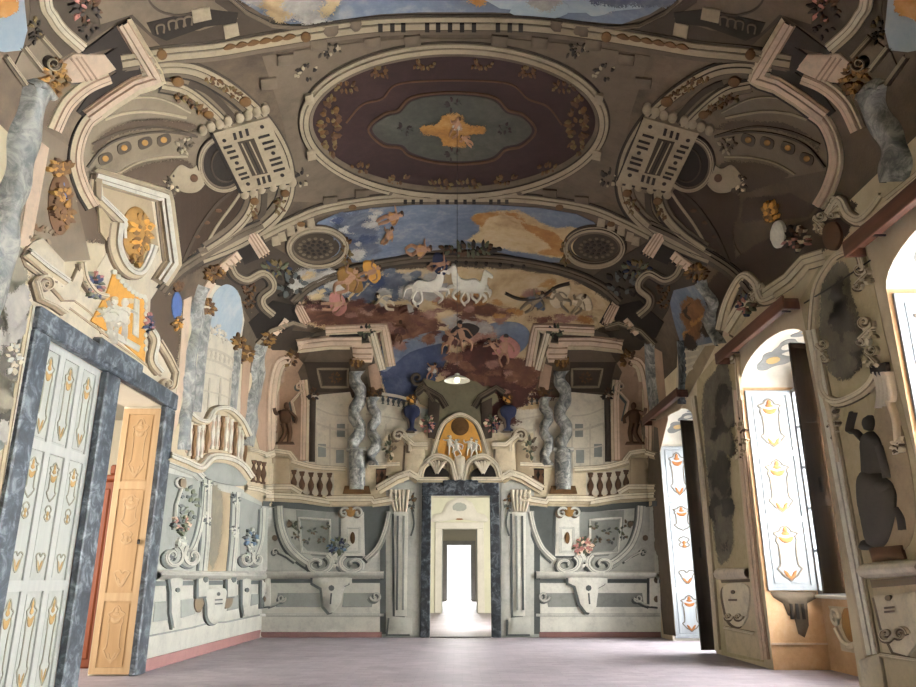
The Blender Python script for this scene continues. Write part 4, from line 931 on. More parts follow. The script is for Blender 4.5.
cluster('laurel', 275, 268, 16, 5, ['foliage_gold', 'ink', 'blue_deep', 'leaf_green'], cor, AX, 18, 8, 9, .03, seed=95)
cluster('smoke', 290, 285, 18, 10, ['gr_s', 'tp_d', 'tp_s'], cor, AX, 14, 12, 8, .03, seed=96)
cluster('cornice_rosette', 248, 287, 7, 6, ['gold_d', 'umber'], cor, AX, 8, 6, 8, .03, seed=97)
cluster('cornice_rosette', 248, 302, 5, 5, ['gold_d', 'umber'], cor, AX, 7, 5, 8, .03, seed=98)
for x, y in ((300, 226), (310, 222), (290, 230), (281, 236), (275, 240)): Q('attic_block', [(x - 4, y - 4), (x + 3, y - 6), (x + 5, y + 3), (x - 3, y + 5)], 'tp_l', C, AX, 9, .03, False, 3)
# ------------------------------------------------------------------ FAR WALL (traced on its west half, mirrored about the doorway)
E = wall_far; EX = 460
# open sky and pale exedra behind the columns
exd = Q('painted_exedra', [(306, 396), (350, 392), (352, 398), (400, 396), (420, 408), (424, 440), (404, 470), (404, 498), (306, 500)], 'exedra', E, EX, 1, 0, False, 10)
for k, p in enumerate((((308, 404), (330, 414), (348, 416)), ((308, 420), (330, 428), (348, 430)), ((310, 444), (330, 448), (350, 449)), ((366, 400), (390, 402), (416, 408)), ((366, 414), (392, 418), (420, 424)), ((384, 430), (402, 432), (420, 436)), ((384, 444), (398, 446)))):
    line('exedra_cornice', p, 2.2 if k % 2 else 1.4, 'exedra_d', exd, EX, 2)
for x, y in ((341, 430), (340, 456), (322, 450)): Q('exedra_window', [(x - 4, y - 6), (x + 4, y - 6), (x + 4, y + 7), (x - 4, y + 7)], 'gr_d', exd, EX, 2, 0, False, 6)
for x in (316, 330, 348, 386): line('exedra_pilaster', [(x, 424), (x, 490)], 1.6, 'exedra_d', exd, EX, 2, False)
rail = line('exedra_parapet', [(382, 394), (400, 397), (418, 403)], 3, 'exedra', exd, EX, 4)
for k in range(7): baluster((383 + k * 5.2, 404 + k * .9), (383 + k * 5.2, 394 + k * 1.1), 3.2, 'gr_s', exd, EX, 4, .02)
# pink concave shell with bronze statue in each corner
cn = Q('corner_pier', [(258, 352), (272, 344), (296, 356), (312, 372), (314, 460), (292, 462), (262, 460), (252, 420)], 'pink_d', E, EX, 1, 0, False, 9)
M_('shell_niche', [(272, 456), (272, 400), (278, 366), (290, 360)], 12, 'pk', cn, EX, 3, True, .06)
M_('pier_moulding', [(304, 460), (305, 400), (303, 380)], 9, 'pk', cn, EX, 3, False, .05)
rod_('pier_shaft', [(312, 462), (313, 398)], 6, 'tp_d', cn, EX, 3, False)
volute('shell_scroll', 300, 387, 6, 'pk', cn, EX, 1.3, 1.6, -1, 3, 8, [(296, 420), (292, 402)], sh='gr_s')
cluster('gilt_capital', 292, 359, 7, 7, ['gold_l', 'gold_d', 'umber'], cn, EX, 14, 7, 8, .04, seed=101)
cluster('gilt_capital', 313, 395, 5, 5, ['ink', 'umber'], cn, EX, 9, 6, 8, .04, seed=102)
def statue(base, s, parent, pair, lay=12):
    def f(nm, p, m, pa):
        (x0, y0), = p; M = MB(); sg = 1 if (pair is None or x0 < 460) else -1
        T = lambda q: [(x0 + sg * a * s, y0 - b * s) for a, b in q]
        V, fc = poly_geo(T([(-.10, .48), (-.14, .62), (-.13, .78), (0, .82), (.12, .78), (.13, .62), (.10, .46), (0, .42)]), on_shell, lay, .08, None, 2.5, True, 3); M.add(V, fc)
        V, fc = poly_geo(T(ell(.02, .90, .065, .085, 9)), on_shell, lay, .08, None, 2, True, 2); M.add(V, fc)
        for q, w0, w1 in ((((-.05, .48), (-.02, .25), (-.16, .02)), .15, .07), (((.05, .48), (.1, .26), (.06, .02)), .15, .07), (((-.10, .76), (-.28, .72), (-.34, .86)), .09, .06), (((.10, .76), (.24, .62), (.22, .48)), .09, .06)):
            V, fc, m_ = strip_geo(T(q), [(w0 * s * .5, 0, 0, .05), (w0 * s * .5, 0, .05, 0)], on_shell, lay + 2, True, 2.5, (1, w1 / w0)); M.add(V, fc, m_)
        V, fc = poly_geo(T([(-.26, -.02), (.22, -.02), (.18, .05), (-.22, .05)]), on_shell, lay, .05, None, 3); M.add(V, fc)
        return M.go(nm, [m], pa, True)
    return both(f, 'bronze_statue', [base], 'umber', parent, pair)
statue((286, 444), 42, cn, EX)
# great entablatures carried by the twisted columns
ent = Q('painted_entablature', [(296, 340), (330, 328), (384, 325), (392, 338), (392, 368), (380, 376), (352, 392), (306, 394), (298, 372), (310, 352)], 'tp_m', E, EX, 3, 0, False, 8)
Q('soffit', [(304, 362), (350, 362), (352, 392), (312, 393)], 'tp_d', ent, EX, 5, 0, False, 7)
M_('soffit_frame', [(318, 369), (348, 369), (348, 387), (322, 387)], 3.5, 'tp', ent, EX, 6, False, .03, closed=True, res=4)
cluster('soffit_ornament', 335, 378, 7, 4, ['gold_d', 'umber'], ent, EX, 10, 5, 6, .02, seed=103)
M_('cornice', [(296, 346), (330, 342), (362, 342)], 14, 'pk', ent, EX, 8, False, .08)
M_('cornice', [(326, 330), (384, 327), (391, 366)], 10, 'pk', ent, EX, 8, False, .08)
M_('cornice', [(372, 332), (382, 370)], 9, 'cr', ent, EX, 9, False, .08)
Q('dark_fascia', [(330, 333), (370, 332), (366, 340), (328, 341)], 'tp_s', ent, EX, 9, 0, False, 6)
b1 = Q('impost_block', [(352, 343), (370, 342), (374, 352), (372, 362), (354, 362)], 'pink_l', ent, EX, 14, .05, False, 5, 3, sh='cr_s')
for y in (347, 353, 358): line('block_line', [(353, y), (372, y)], 1.3, 'pink_d', b1, EX, 22, False)
Q('impost_block', [(368, 366), (378, 362), (382, 388), (372, 392)], 'pink_d', ent, EX, 12, .04, False, 5, 3, sh='cr_s')
cluster('cornice_leaves', 366, 330, 10, 4, ['leaf_green', 'ink'], ent, EX, 9, 7, 16, .03, seed=104)
column('painted_twisted_column', [(374, 398), (374, 430), (373, 466)], 11, E, 'marble_column', EX, 8, 2.4, 2.6, .14)
column('painted_twisted_column', [(358, 370), (357, 420), (356, 450)], 13.5, E, 'marble_column', EX, 12, 3.0, 2.4, .18)
column('column_drum', [(357, 450), (357, 490)], 17, E, 'marble_column', EX, 12, 0, 0, .16)
M_('drum_ring', [(347, 450), (367, 450)], 4, 'gr', E, EX, 26, False, .04)
cluster('gilt_capital', 358, 364, 9, 5, ['gold_d', 'umber', 'gold_l'], E, EX, 18, 8, 18, .05, seed=105, upright=True)
cluster('gilt_capital', 375, 394, 8, 4.5, ['umber', 'ink', 'gold_d'], E, EX, 16, 7, 14, .05, seed=106, upright=True)
Q('column_base', [(345, 486), (369, 486), (371, 494), (343, 494)], 'gold_d', E, EX, 14, .05, False, 5, 3)
# balcony balustrade
bal = Q('painted_balcony', [(262, 452), (290, 452), (300, 462), (340, 468), (404, 468), (404, 510), (262, 506)], 'cr_m', E, EX, 2, 0, False, 8)
Q('gap', [(294, 468), (334, 472), (334, 496), (294, 494)], 'exedra_d', bal, EX, 4, 0, False, 7)
Q('gap', [(376, 468), (388, 468), (388, 490), (376, 490)], 'tp_s', bal, EX, 4, 0, False, 7)
M_('handrail', [(292, 462), (315, 468), (346, 470)], 7, 'cr', bal, EX, 10, True, .08)
M_('handrail', [(368, 466), (400, 465)], 6, 'cr', bal, EX, 10, False, .08)
M_('handrail', [(262, 456), (276, 452), (290, 454), (296, 462)], 7, 'cr', bal, EX, 12, False, .08)
for x, y in ((294, 494), (302, 495.5), (311, 496.5), (320, 497), (329.5, 497)): baluster((x, y), (x + .2, y - 24), 6.2, 'umber', bal, EX, 8, .06)
for x in (379, 385): baluster((x, 490), (x, 470), 6, 'umber', bal, EX, 8, .06)
ped = Q('pedestal', [(271, 458), (290, 458), (290, 486), (270, 486)], 'cr_d', bal, EX, 10, .06, False, 6, 3)
M_('pedestal_foot', [(262, 488), (292, 488), (302, 494)], 8, 'cr', bal, EX, 12, False, .08)
M_('balcony_cornice', [(262, 496), (300, 498), (330, 503), (328, 500), (372, 500), (374, 503), (392, 500)], 9, 'cr', bal, EX, 12, False, .1)
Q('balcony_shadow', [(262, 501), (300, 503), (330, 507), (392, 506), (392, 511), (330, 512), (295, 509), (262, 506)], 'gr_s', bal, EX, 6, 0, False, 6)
# grey wall below: panels, curling strapwork, scroll pedestal, flowers
low = Q('painted_lower_wall', [(260, 506), (388, 508), (388, 574), (260, 574)], 'gr_m', E, EX, 1, 0, False, 9)
Q('shade_panel', [(296, 510), (340, 512), (340, 558), (312, 556), (298, 540)], 'gr_d', low, EX, 2, 0, False, 8)
M_('panel_frame', [(299, 518), (330, 520), (330, 554), (302, 552)], 3, 'gr', low, EX, 4, False, .03, closed=True, res=5)
Q('shade_panel', [(362, 508), (388, 508), (386, 530), (376, 552), (364, 556)], 'gr_s', low, EX, 2, 0, False, 8)
M_('strapwork', [(279, 506), (281, 526), (288, 545), (300, 558), (312, 566)], 9, 'gr', low, EX, 6, True, .07, sh='gr_s')
M_('strapwork', [(390, 512), (386, 530), (378, 548), (366, 560)], 6, 'gr', low, EX, 6, True, .05, flip=True, sh='gr_s')
volute('strapwork_curl', 276, 552, 4, 'gr', low, EX, 1.2, 0, -1, 2, 8, [(296, 562), (288, 556)], sh='gr_s')
for x, y in ((275, 538), (290, 524)): Q('boss', ell(x, y, 2.6, 3, 8), 'cr_s', low, EX, 14, .02, False, 3)
for k, (x, y) in enumerate(((292, 524), (300, 529), (313, 531), (326, 526), (296, 536), (308, 541), (322, 540))): cluster('garland', x, y, 4, 2, ['leaf_green', 'cr_s', 'gr_s'], low, EX, 4, 5, 8, .02, seed=110 + k)
sp = Q('scroll_pedestal', [(341, 514), (364, 512), (365, 556), (341, 556)], 'gr_l', low, EX, 6, .04, False, 6, 3, sh='gr_s')
M_('pedestal_panel', [(347, 528), (360, 528), (360, 552), (347, 552)], 2.4, 'gr', sp, EX, 11, False, .02, closed=True, res=4)
volute('pedestal_scroll', 345, 513, 6, 'gr', sp, EX, 1.3, 0, -1, 3, 14, sh='cr_s'); volute('pedestal_scroll', 358, 513, 6, 'gr', sp, EX, 1.3, math.pi, 1, 3, 14, sh='cr_s')
Q('gilt_shell', ell(351, 512, 5, 5, 10), 'gold_l', sp, EX, 16, .04, True, 3); Q('gilt_shell', ell(353, 538, 2.4, 6, 8), 'gold_d', sp, EX, 16, .03, True, 3)
for nm, mts, ax_x in (('blue_flowers', ['bloom_blue', 'blue_deep', 'gr_d', 'leaf_green'], 338), ('pink_flowers', ['rose', 'rose', 'pink_l', 'leaf_green'], 2 * EX - 338 + 1)):
    cluster(nm, ax_x, 546, 10, 8, mts, E, None, 30, 7, 16, .04, seed=120)
for cx, a0, cw in ((318, .3, 1), (354, math.pi - .3, -1)):
    volute('shell_scroll', cx, 564, 11, 'gr', low, EX, 1.25, a0 - 1.2 * cw, cw, 7.5, 12, None, .08, 1.35, sh='gr_s')
cluster('acanthus', 336, 562, 5, 8, ['gr_l', 'gr_m'], low, EX, 10, 9, 14, .04, seed=121, upright=True)
# dado: ledge, console, sunk panel, plinth
dado = Q('painted_dado', [(259, 572), (386, 572), (386, 634), (259, 637)], 'gr_l', E, EX, 2, 0, False, 9)
led = rod_('ledge', [(259, 575), (384, 575)], 7, 'gr_l', dado, EX, 8, False, h=.10)
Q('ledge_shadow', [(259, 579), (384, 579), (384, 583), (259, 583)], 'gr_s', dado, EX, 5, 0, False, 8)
Q('sunk_panel', [(278, 593), (322, 593), (324, 607), (276, 607)], 'gr_d', dado, EX, 4, 0, False, 8); Q('sunk_panel', [(344, 593), (374, 593), (372, 607), (342, 607)], 'gr_d', dado, EX, 4, 0, False, 8)
M_('dado_moulding', [(259, 615), (384, 615)], 3, 'gr', dado, EX, 5, False, .02)
con = Q('console', [(313, 576), (352, 576), (352, 583), (345, 586), (340, 604), (334, 612), (330, 613), (324, 606), (322, 588), (313, 583)], 'gr_l', dado, EX, 14, .05, False, 5, 3, sh='gr_s')
Q('console_eye', ell(332, 588, 3, 3, 8), 'gr_s', con, EX, 22, 0, False, 3); line('console_slot', [(332, 593), (331, 604)], 1.6, 'gr_s', con, EX, 22, False)
blk = Q('corner_block', [(260, 576), (271, 576), (271, 606), (260, 607)], 'gr_l', dado, EX, 12, .05, False, 5, 3, sh='gr_s')
for y in (580, 599): Q('block_boss', ell(264, y, 3.2, 3.4, 8), 'cr_s', blk, EX, 20, .01, False, 3)
volute('dado_scroll', 282, 598, 4.5, 'gr', dado, EX, 1.2, 0, 1, 2.6, 8, [(270, 606), (276, 604)], sh='gr_s'); volute('dado_scroll', 376, 596, 6, 'gr', dado, EX, 1.2, 3, -1, 3, 8, sh='gr_s')
# red-brown skirting
for s, nm in ((-1, 'baseboard_far_left'), (1, 'baseboard_far_right')):
    a, b = sorted((s * (W - .02), s * 2.1)); tag(MB().box(a, b, D - .03, D, 0, .14, bev=.008).go(nm, ['red_base']), 'red brown painted skirting along the end wall ' + ('nearer the great doorway' if s < 0 else 'nearer the windows'), kind='structure')
# scrolled pilasters and crown of the end doorway
pil = Q('painted_pilaster', [(386, 486), (419, 480), (419, 635), (386, 635)], 'gr_m', E, EX, 4, .02, False, 8)
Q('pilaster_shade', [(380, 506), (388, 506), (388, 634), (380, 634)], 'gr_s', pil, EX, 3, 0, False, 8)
Q('pilaster_panel', [(394, 512), (408, 512), (407, 616), (395, 616)], 'gr_l', pil, EX, 10, .03, False, 6, 3, sh='gr_s')
line('pilaster_flute', [(398, 516), (397, 610)], 2, 'gr_s', pil, EX, 16, False); line('pilaster_flute', [(404, 516), (403, 610)], 2, 'gr_d', pil, EX, 16, False)
for k in range(5): rod_('pilaster_flute', [(391 + 4.2 * k, 490), (392 + 3.8 * k, 500), (395 + 2.6 * k, 512)], 4, 'cr_l', pil, EX, 14, True, (1, .6), .05)
volute('pilaster_volute', 394, 496, 6, 'cr', pil, EX, 1.4, 0, 1, 2.8, 20)
Q('pilaster_foot', [(390, 616), (412, 618), (412, 634), (388, 634)], 'gr_m', pil, EX, 14, .06, False, 6, 3, sh='gr_s')
cluster('pilaster_drop', 412, 502, 2.5, 8, ['cr_s', 'gr_s', 'gold_d'], pil, EX, 8, 6, 10, .02, seed=131); line('pilaster_drop', [(412, 510), (414, 524), (411, 536)], 1.8, 'gr_s', pil, EX, 10)
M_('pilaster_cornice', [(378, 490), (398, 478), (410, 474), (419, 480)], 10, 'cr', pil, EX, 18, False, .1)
crown = Q('painted_overdoor', [(398, 478), (408, 440), (424, 430), (436, 416), (442, 392), (456, 384), (464, 384), (478, 392), (484, 416), (496, 430), (512, 440), (522, 478), (500, 482), (420, 482)], 'cr_m', E, None, 5, .0, False, 7)
Q('pediment', [(414, 392), (424, 378), (438, 382), (448, 378), (460, 376), (472, 378), (482, 382), (496, 390), (500, 402), (488, 410), (484, 440), (436, 440), (432, 410), (420, 404)], 'pediment_grey', crown, None, 7, .05, False, 6, 4)
M_('pediment_moulding', [(416, 394), (424, 388), (440, 398), (446, 408)], 7, 'td', crown, EX, 15, False, .06)
volute('pediment_scroll', 417, 378, 7, 'td', crown, None, 1.3, .6, 1, 4.5, 14, [(434, 402), (428, 392)])
Q('pier', [(428, 398), (440, 404), (438, 440), (428, 438)], 'tp_d', crown, EX, 16, .04, False, 5, 3)
pan = Q('ochre_panel', [(438, 452), (444, 430), (450, 422), (460, 418), (470, 422), (476, 430), (482, 452), (470, 460), (450, 460)], 'ochre', crown, None, 16, .0, True, 5)
Q('ochre_panel_shade', ell(460, 427, 9, 9, 12), 'gold_d', pan, None, 17, 0, True, 4)
M_('panel_frame', [(432, 456), (440, 430), (448, 420), (460, 415), (472, 420), (480, 430), (488, 456)], 4, 'cr', pan, None, 18, True, .04, res=4)
for x, y, sd in ((450, 444, 31), (457, 448, 32), (470, 446, 33), (475, 448, 34)): figure('relief_figure', x, y, 14, .1 * (sd - 32), ['white_l', 'pink_l', 'cr_d'], pan, 20, sd, .5)
for s in (0, 1):
    arch = [(420, 478), (424, 466), (436, 457), (450, 462), (454, 474), (456, 482)]
M_('broken_arch', arch, 7, 'cr', crown, EX, 18, True, .08, res=4, sh='cr_s')
Q('bust_shade', [(424, 474), (430, 466), (446, 470), (448, 478), (428, 480)], 'tp_s', crown, EX, 19, 0, True, 4)
for k in range(6): rod_('carved_bust', [(437, 474), (431 + 2.6 * k, 466 - abs(2.5 - k)), (428 + 3.6 * k, 461 + abs(2.5 - k))], 3, 'cr_l', crown, EX, 21 + k, True, (1, .8), .04)
Q('keystone_drop', [(455, 458), (465, 458), (463, 474), (460, 480), (457, 474)], 'cr_l', crown, None, 22, .05, True, 3)
M_('crown_ledge', [(404, 474), (420, 480), (448, 480)], 6, 'cr', crown, EX, 18, False, .06)
# side pedestals with scrolls, carrying blue urns
pd = Q('urn_pedestal', [(406, 444), (424, 444), (426, 474), (404, 474)], 'cr_m', crown, EX, 14, .06, False, 5, 3, sh='cr_s')
M_('pedestal_cap', [(402, 436), (414, 446), (428, 446)], 7, 'cr', pd, EX, 22, False, .07)
volute('pedestal_scroll', 399, 436, 7, 'cr', pd, EX, 1.5, 0, -1, 3.6, 22, [(410, 452), (410, 444)], sh='cr_s')
Q('scroll_buttress', [(386, 476), (388, 452), (394, 438), (404, 440), (404, 474)], 'cr_d', crown, EX, 10, .05, False, 6, 4)
cluster('trailing_leaves', 390, 448, 6, 14, ['leaf_green', 'cr_s', 'cr_m'], crown, EX, 16, 7, 16, .03, seed=134)
urn = Q('painted_urn', [(404, 410), (408, 406), (416, 406), (420, 410), (419, 416), (415, 420), (414, 428), (417, 431), (407, 431), (410, 428), (409, 420), (405, 416)], 'blue_deep', crown, EX, 24, .08, True, 3, sh='cr_s')
cluster('urn_flame', 412, 402, 4, 5, ['gold_d', 'umber', 'ochre'], urn, EX, 12, 7, 26, .04, seed=135, upright=True)
cluster('flower_spray', 428, 424, 6, 9, ['rose', 'leaf_green', 'blue_deep', 'cr_m'], crown, EX, 16, 6, 22, .03, seed=136)
# ------------------------------------------------------------------ LEFT WALL
L = wall_left
# upper wall round the great doorway: brown shadow of the shell, pink pilaster, medallions
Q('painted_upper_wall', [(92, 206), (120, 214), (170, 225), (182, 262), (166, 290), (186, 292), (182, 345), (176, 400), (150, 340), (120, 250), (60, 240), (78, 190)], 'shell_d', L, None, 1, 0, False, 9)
Q('painted_upper_wall', [(28, 130), (45, 130), (74, 150), (76, 200), (90, 260), (60, 262), (30, 240), (16, 240)], 'tp_m', L, None, 1, 0, False, 9)
pil = Q('pink_pilaster', [(38, 140), (48, 148), (30, 246), (18, 246), (27, 190)], 'pink_l', L, None, 3, .03, False, 6, 3)
Q('grey_pier', [(-40, 230), (14, 230), (22, 262), (30, 330), (14, 440), (-40, 480)], 'gr_d', L, None, 1, 0, False, 10)
puffs('carved_shadow', [(-20, 250), (14, 246), (24, 300), (16, 380), (6, 430), (-20, 450)], 8, 16, ['smoke', 'cloud_white', 'ink_soft', 'smoke'], L, 3, 0, 201, 22, 1.4)
cluster('carved_hand', 12, 358, 7, 16, ['cr_l', 'gr_l'], L, None, 9, 10, 6, .03, seed=202)
md = Q('brown_medallion', ell(59, 204, 12, 31, 18), 'umber', L, None, 4, .08, True, 5)
Q('medallion_glaze', [(57, 182), (62, 184), (66, 198), (65, 210), (60, 210), (57, 198)], 'blue_glaze', md, None, 12, .03, True, 4)
cluster('medallion_relief', 58, 208, 8, 24, ['umber', 'gold_d', 'umber', 'gold_l'], md, None, 26, 11, 17, .03, seed=240)
cluster('medallion_crest', 58, 170, 12, 10, ['gold_d', 'umber', 'gold_l'], md, None, 20, 11, 9, .04, seed=203, upright=True)
md2 = Q('blue_medallion', ell(176, 306, 5, 14, 14), 'blue_glaze', L, None, 5, .05, True, 4)
cluster('medallion_crest', 177, 288, 6, 6, ['gold_d', 'umber'], md2, None, 12, 8, 8, .03, seed=204, upright=True); cluster('medallion_crest', 176, 322, 4, 5, ['gold_d', 'umber', 'ochre'], md2, None, 8, 7, 8, .03, seed=205)
# overdoor composition
ov = Q('painted_overdoor', [(34, 308), (28, 300), (34, 262), (60, 268), (78, 290), (95, 300), (96, 270), (108, 250), (118, 215), (94, 184), (89, 171), (165, 192), (173, 262), (160, 285), (150, 300), (148, 340), (162, 352), (178, 380), (180, 410), (171, 396), (128, 362), (100, 346)], 'cr_l', L, None, 2, 0, False, 8)
Q('pediment_field', [(98, 182), (150, 196), (158, 250), (150, 262), (126, 262), (112, 225)], 'cr_d', ov, None, 4, 0, False, 7)
M_('pediment_moulding', [(91, 174), (163, 194), (171, 262), (158, 282)], 15, 'wh', ov, None, 7, False, .12, res=6, flip=True, sh='cr_s')
M_('pediment_return', [(93, 178), (95, 196), (120, 220), (120, 238)], 9, 'wh', ov, None, 9, False, .08, res=6, sh='cr_s')
Q('pediment_end', [(90, 172), (96, 176), (95, 200), (90, 194)], 'cr_s', ov, None, 20, .02, False, 5)
Q('pediment_end', [(96, 204), (110, 222), (108, 246), (98, 232)], 'cr_d', ov, None, 8, .04, False, 6)
med = Q('gilt_medallion', ell(134, 232, 14, 26, 18), 'gold_l', ov, None, 8, .12, True, 5)
cluster('medallion_relief', 136, 232, 8, 18, ['gold_l', 'ochre', 'gold_d'], med, None, 22, 12, 24, .03, seed=206); cluster('medallion_tassel', 132, 264, 5, 7, ['gold_l', 'gold_d'], med, None, 10, 8, 16, .03, seed=207)
M_('medallion_collar', [(114, 222), (112, 244), (118, 262), (128, 272), (138, 271), (146, 256), (150, 244)], 11, 'wh', ov, None, 12, True, .1, res=5, sh='cr_s')
oc = Q('ochre_panel', [(112, 271), (120, 284), (131, 293), (142, 296), (144, 330), (143, 362), (116, 338), (89, 321), (98, 306), (106, 290)], 'ochre', ov, None, 6, 0, False, 6)
for k in range(9): 
    t = k / 8; Q('fringe', ell(112 + 30 * t, 271 + 25 * (1 - (1 - t) ** 1.6) + 1, 2.4, 2.6, 8), 'white_l', oc, None, 9, .02, False, 3)
for k in range(8): Q('fringe', ell(143.5, 300 + k * 7, 1.8, 2.6, 8), 'white_l', oc, None, 9, .02, False, 3)
for x, y, s, a, sd in ((112, 316, 32, -.15, 41), (121, 318, 34, .2, 42), (105, 318, 20, -.5, 43)): figure('relief_figure', x, y, s, a, ['white_l', 'cr_l', 'cr_m'], oc, 9, sd, .45)
Q('relief_column', [(132, 298), (137, 300), (136, 338), (130, 334)], 'white_l', oc, None, 9, .03, False, 4, 2); Q('relief_base', [(106, 328), (138, 346), (136, 352), (104, 333)], 'white_l', oc, None, 9, .03, False, 4, 2)
line('cream_groove', [(68, 308), (98, 330), (132, 355), (160, 376)], 1.8, 'cr_d', ov, None, 4, False); line('cream_groove', [(72, 300), (92, 316), (100, 334)], 1.6, 'cr_d', ov, None, 4)
# broken pediments and scrolls on the flanks
bp = Q('broken_pediment', [(20, 254), (30, 242), (40, 238), (62, 262), (62, 276), (70, 282), (79, 262), (81, 276), (74, 300), (62, 300), (40, 276), (24, 264)], 'cr_l', ov, None, 8, .06, False, 6, 4, sh='cr_s')
M_('pediment_moulding', [(22, 252), (42, 268), (62, 282)], 9, 'wh', bp, None, 16, False, .06, sh='cr_s')
volute('great_scroll', 40, 284, 9, 'cr', ov, None, 1.5, 3.4, 1, 5, 12, [(62, 312), (50, 304), (36, 298)], .08, sh='cr_s')
volute('great_scroll', 164, 384, 8, 'cr', ov, None, 1.4, 0, 1, 4, 12, [(156, 340), (166, 356), (174, 372)], .08, sh='cr_s')
M_('flank_scroll', [(79, 262), (82, 278), (92, 292), (104, 296)], 5, 'cr', ov, None, 12, True, .05, sh='cr_s')
M_('flank_scroll', [(148, 330), (153, 340), (150, 360), (158, 372)], 7, 'wh', ov, None, 12, True, .06, sh='cr_s')
cluster('flower_spray', 92, 284, 8, 14, ['rose', 'leaf_green', 'blue_deep', 'cr_s'], ov, None, 22, 8, 12, .03, seed=208); cluster('flower_spray', 147, 324, 4, 10, ['rose', 'leaf_green', 'blue_deep'], ov, None, 12, 6, 12, .03, seed=209)
cluster('iron_sprig', 40, 236, 16, 8, ['umber', 'cr_s'], ov, None, 12, 8, 4, .02, seed=210)
M_('frame_border', [(32, 306), (22, 362), (8, 446), (-4, 520)], 9, 'wh', ov, None, 3, False, .03)
# painted loggia beyond the door: sky, pale colonnade, columns, balcony
lg = Q('painted_loggia', [(198, 300), (214, 284), (228, 282), (240, 293), (244, 320), (240, 345), (240, 430), (186, 432), (190, 380)], 'exedra', L, None, 2, 0, False, 8)
Q('sky', [(208, 330), (210, 304), (216, 290), (227, 284), (238, 293), (242, 318), (236, 342), (224, 338)], 'sky_pale', lg, None, 4, 0, True, 6)
for k, (a, b, c) in enumerate((((204, 348), (220, 352), (236, 362)), ((203, 358), (219, 363), (235, 372)), ((201, 372), (218, 376), (235, 384)), ((200, 390), (218, 394), (234, 400)))): line('loggia_cornice', [a, b, c], 2 if k < 2 else 1.3, 'exedra_d', lg, None, 4)
for k in range(7): baluster((206 + k * 4.4, 357 + k * 1.5), (206.6 + k * 4.4, 349 + k * 1.5), 2.4, 'exedra_d', lg, None, 4, .01)
for x, y in ((216, 330), (222, 336), (209, 334)): cluster('loggia_statue', x, y, 2, 6, ['exedra', 'exedra_d'], lg, None, 6, 6, 6, .02, seed=int(x))
for x in (208, 219, 229): line('loggia_pilaster', [(x + 1, 378), (x - 2, 425)], 1.4, 'exedra_d', lg, None, 4, False)
Q('pink_pilaster', [(183, 300), (191, 296), (184, 380), (174, 440), (170, 440), (178, 370)], 'pink_l', L, None, 3, .03, False, 6, 3)
Q('pink_pilaster', [(243, 352), (251, 352), (245, 430), (239, 425)], 'pink_d', L, None, 3, .03, False, 6, 3)
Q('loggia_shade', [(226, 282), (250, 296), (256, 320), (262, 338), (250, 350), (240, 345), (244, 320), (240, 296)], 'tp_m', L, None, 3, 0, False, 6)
column('painted_twisted_column', [(203, 286), (196, 308), (194, 328), (190, 352), (188, 372), (185, 398), (184, 420), (181, 450)], 8.5, L, 'marble_column', None, 9, 1.4, 2.5, .1)
column('painted_column', [(206, 314), (201, 352), (195, 412)], 7, L, 'marble_column', None, 6, 0, 0, .07)
column('painted_column', [(237, 348), (234, 380), (231, 414)], 6.5, L, 'marble_column', None, 6, 0, 0, .06)
column('painted_twisted_column', [(261, 344), (255, 384), (250, 420), (246, 446)], 10, L, 'gr_l' if False else 'marble_column', None, 8, 1, 2.0, .1)
for k, (x, y, rx, ry) in enumerate(((213, 273, 9, 7), (206, 307, 6, 8), (238, 342, 5, 7), (246, 353, 5, 6), (267, 338, 6, 6))): cluster('gilt_capital', x, y, rx, ry, ['gold_l', 'gold_d', 'umber'], L, None, 16, 7, 12, .04, seed=220 + k)
b = Q('impost_block', [(207, 280), (215, 283), (205, 300), (198, 296)], 'pink_l', L, None, 6, .03, False, 5)
lb = Q('painted_balcony', [(166, 440), (186, 414), (204, 422), (212, 410), (226, 409), (240, 421), (247, 436), (246, 476), (226, 462), (208, 460), (196, 470), (164, 458)], 'cr_m', L, None, 4, 0, False, 7)
Q('balcony_gap', [(188, 424), (203, 430), (211, 418), (225, 416), (238, 428), (244, 440), (243, 462), (224, 450), (209, 448), (196, 460), (184, 452)], 'pink_d', lb, None, 6, 0, False, 6)
M_('handrail', [(186, 414), (194, 420), (204, 421), (211, 410), (225, 409), (238, 420), (246, 436)], 6, 'wh', lb, None, 18, True, .08, res=4)
for k, (x, y) in enumerate(((188, 456), (192, 459), (196, 460), (200, 458), (205, 453), (211, 449), (215.5, 449), (220, 450), (224.5, 451), (229, 453), (233, 456), (237, 460), (240.5, 463), (243.5, 467))): baluster((x - 1, y), (x + 1, y - 34), 3.2, ('white_l', 'gold_d', 'white_l')[k % 3], lb, None, 12, .05)
M_('balcony_floor', [(164, 456), (180, 462), (196, 468), (208, 458), (225, 459), (238, 466), (247, 478)], 10, 'wh', lb, None, 18, True, .1, res=4)
Q('balcony_console', [(202, 464), (226, 464), (244, 478), (240, 486), (214, 482), (200, 474)], 'gr_d', lb, None, 12, .08, True, 5)
Q('corner_wall', [(246, 436), (262, 452), (268, 470), (268, 506), (244, 492)], 'cr_m', L, None, 3, 0, False, 7)
for k, (x, y) in enumerate(((252, 482), (257, 483), (262, 484))): baluster((x, y), (x + 1, y - 22), 5, 'umber', L, None, 8, .04)
M_('corner_handrail', [(247, 450), (258, 452), (268, 456)], 5, 'cr', L, None, 10, False, .06); M_('corner_cornice', [(244, 488), (256, 490), (268, 494)], 7, 'cr', L, None, 10, False, .08)
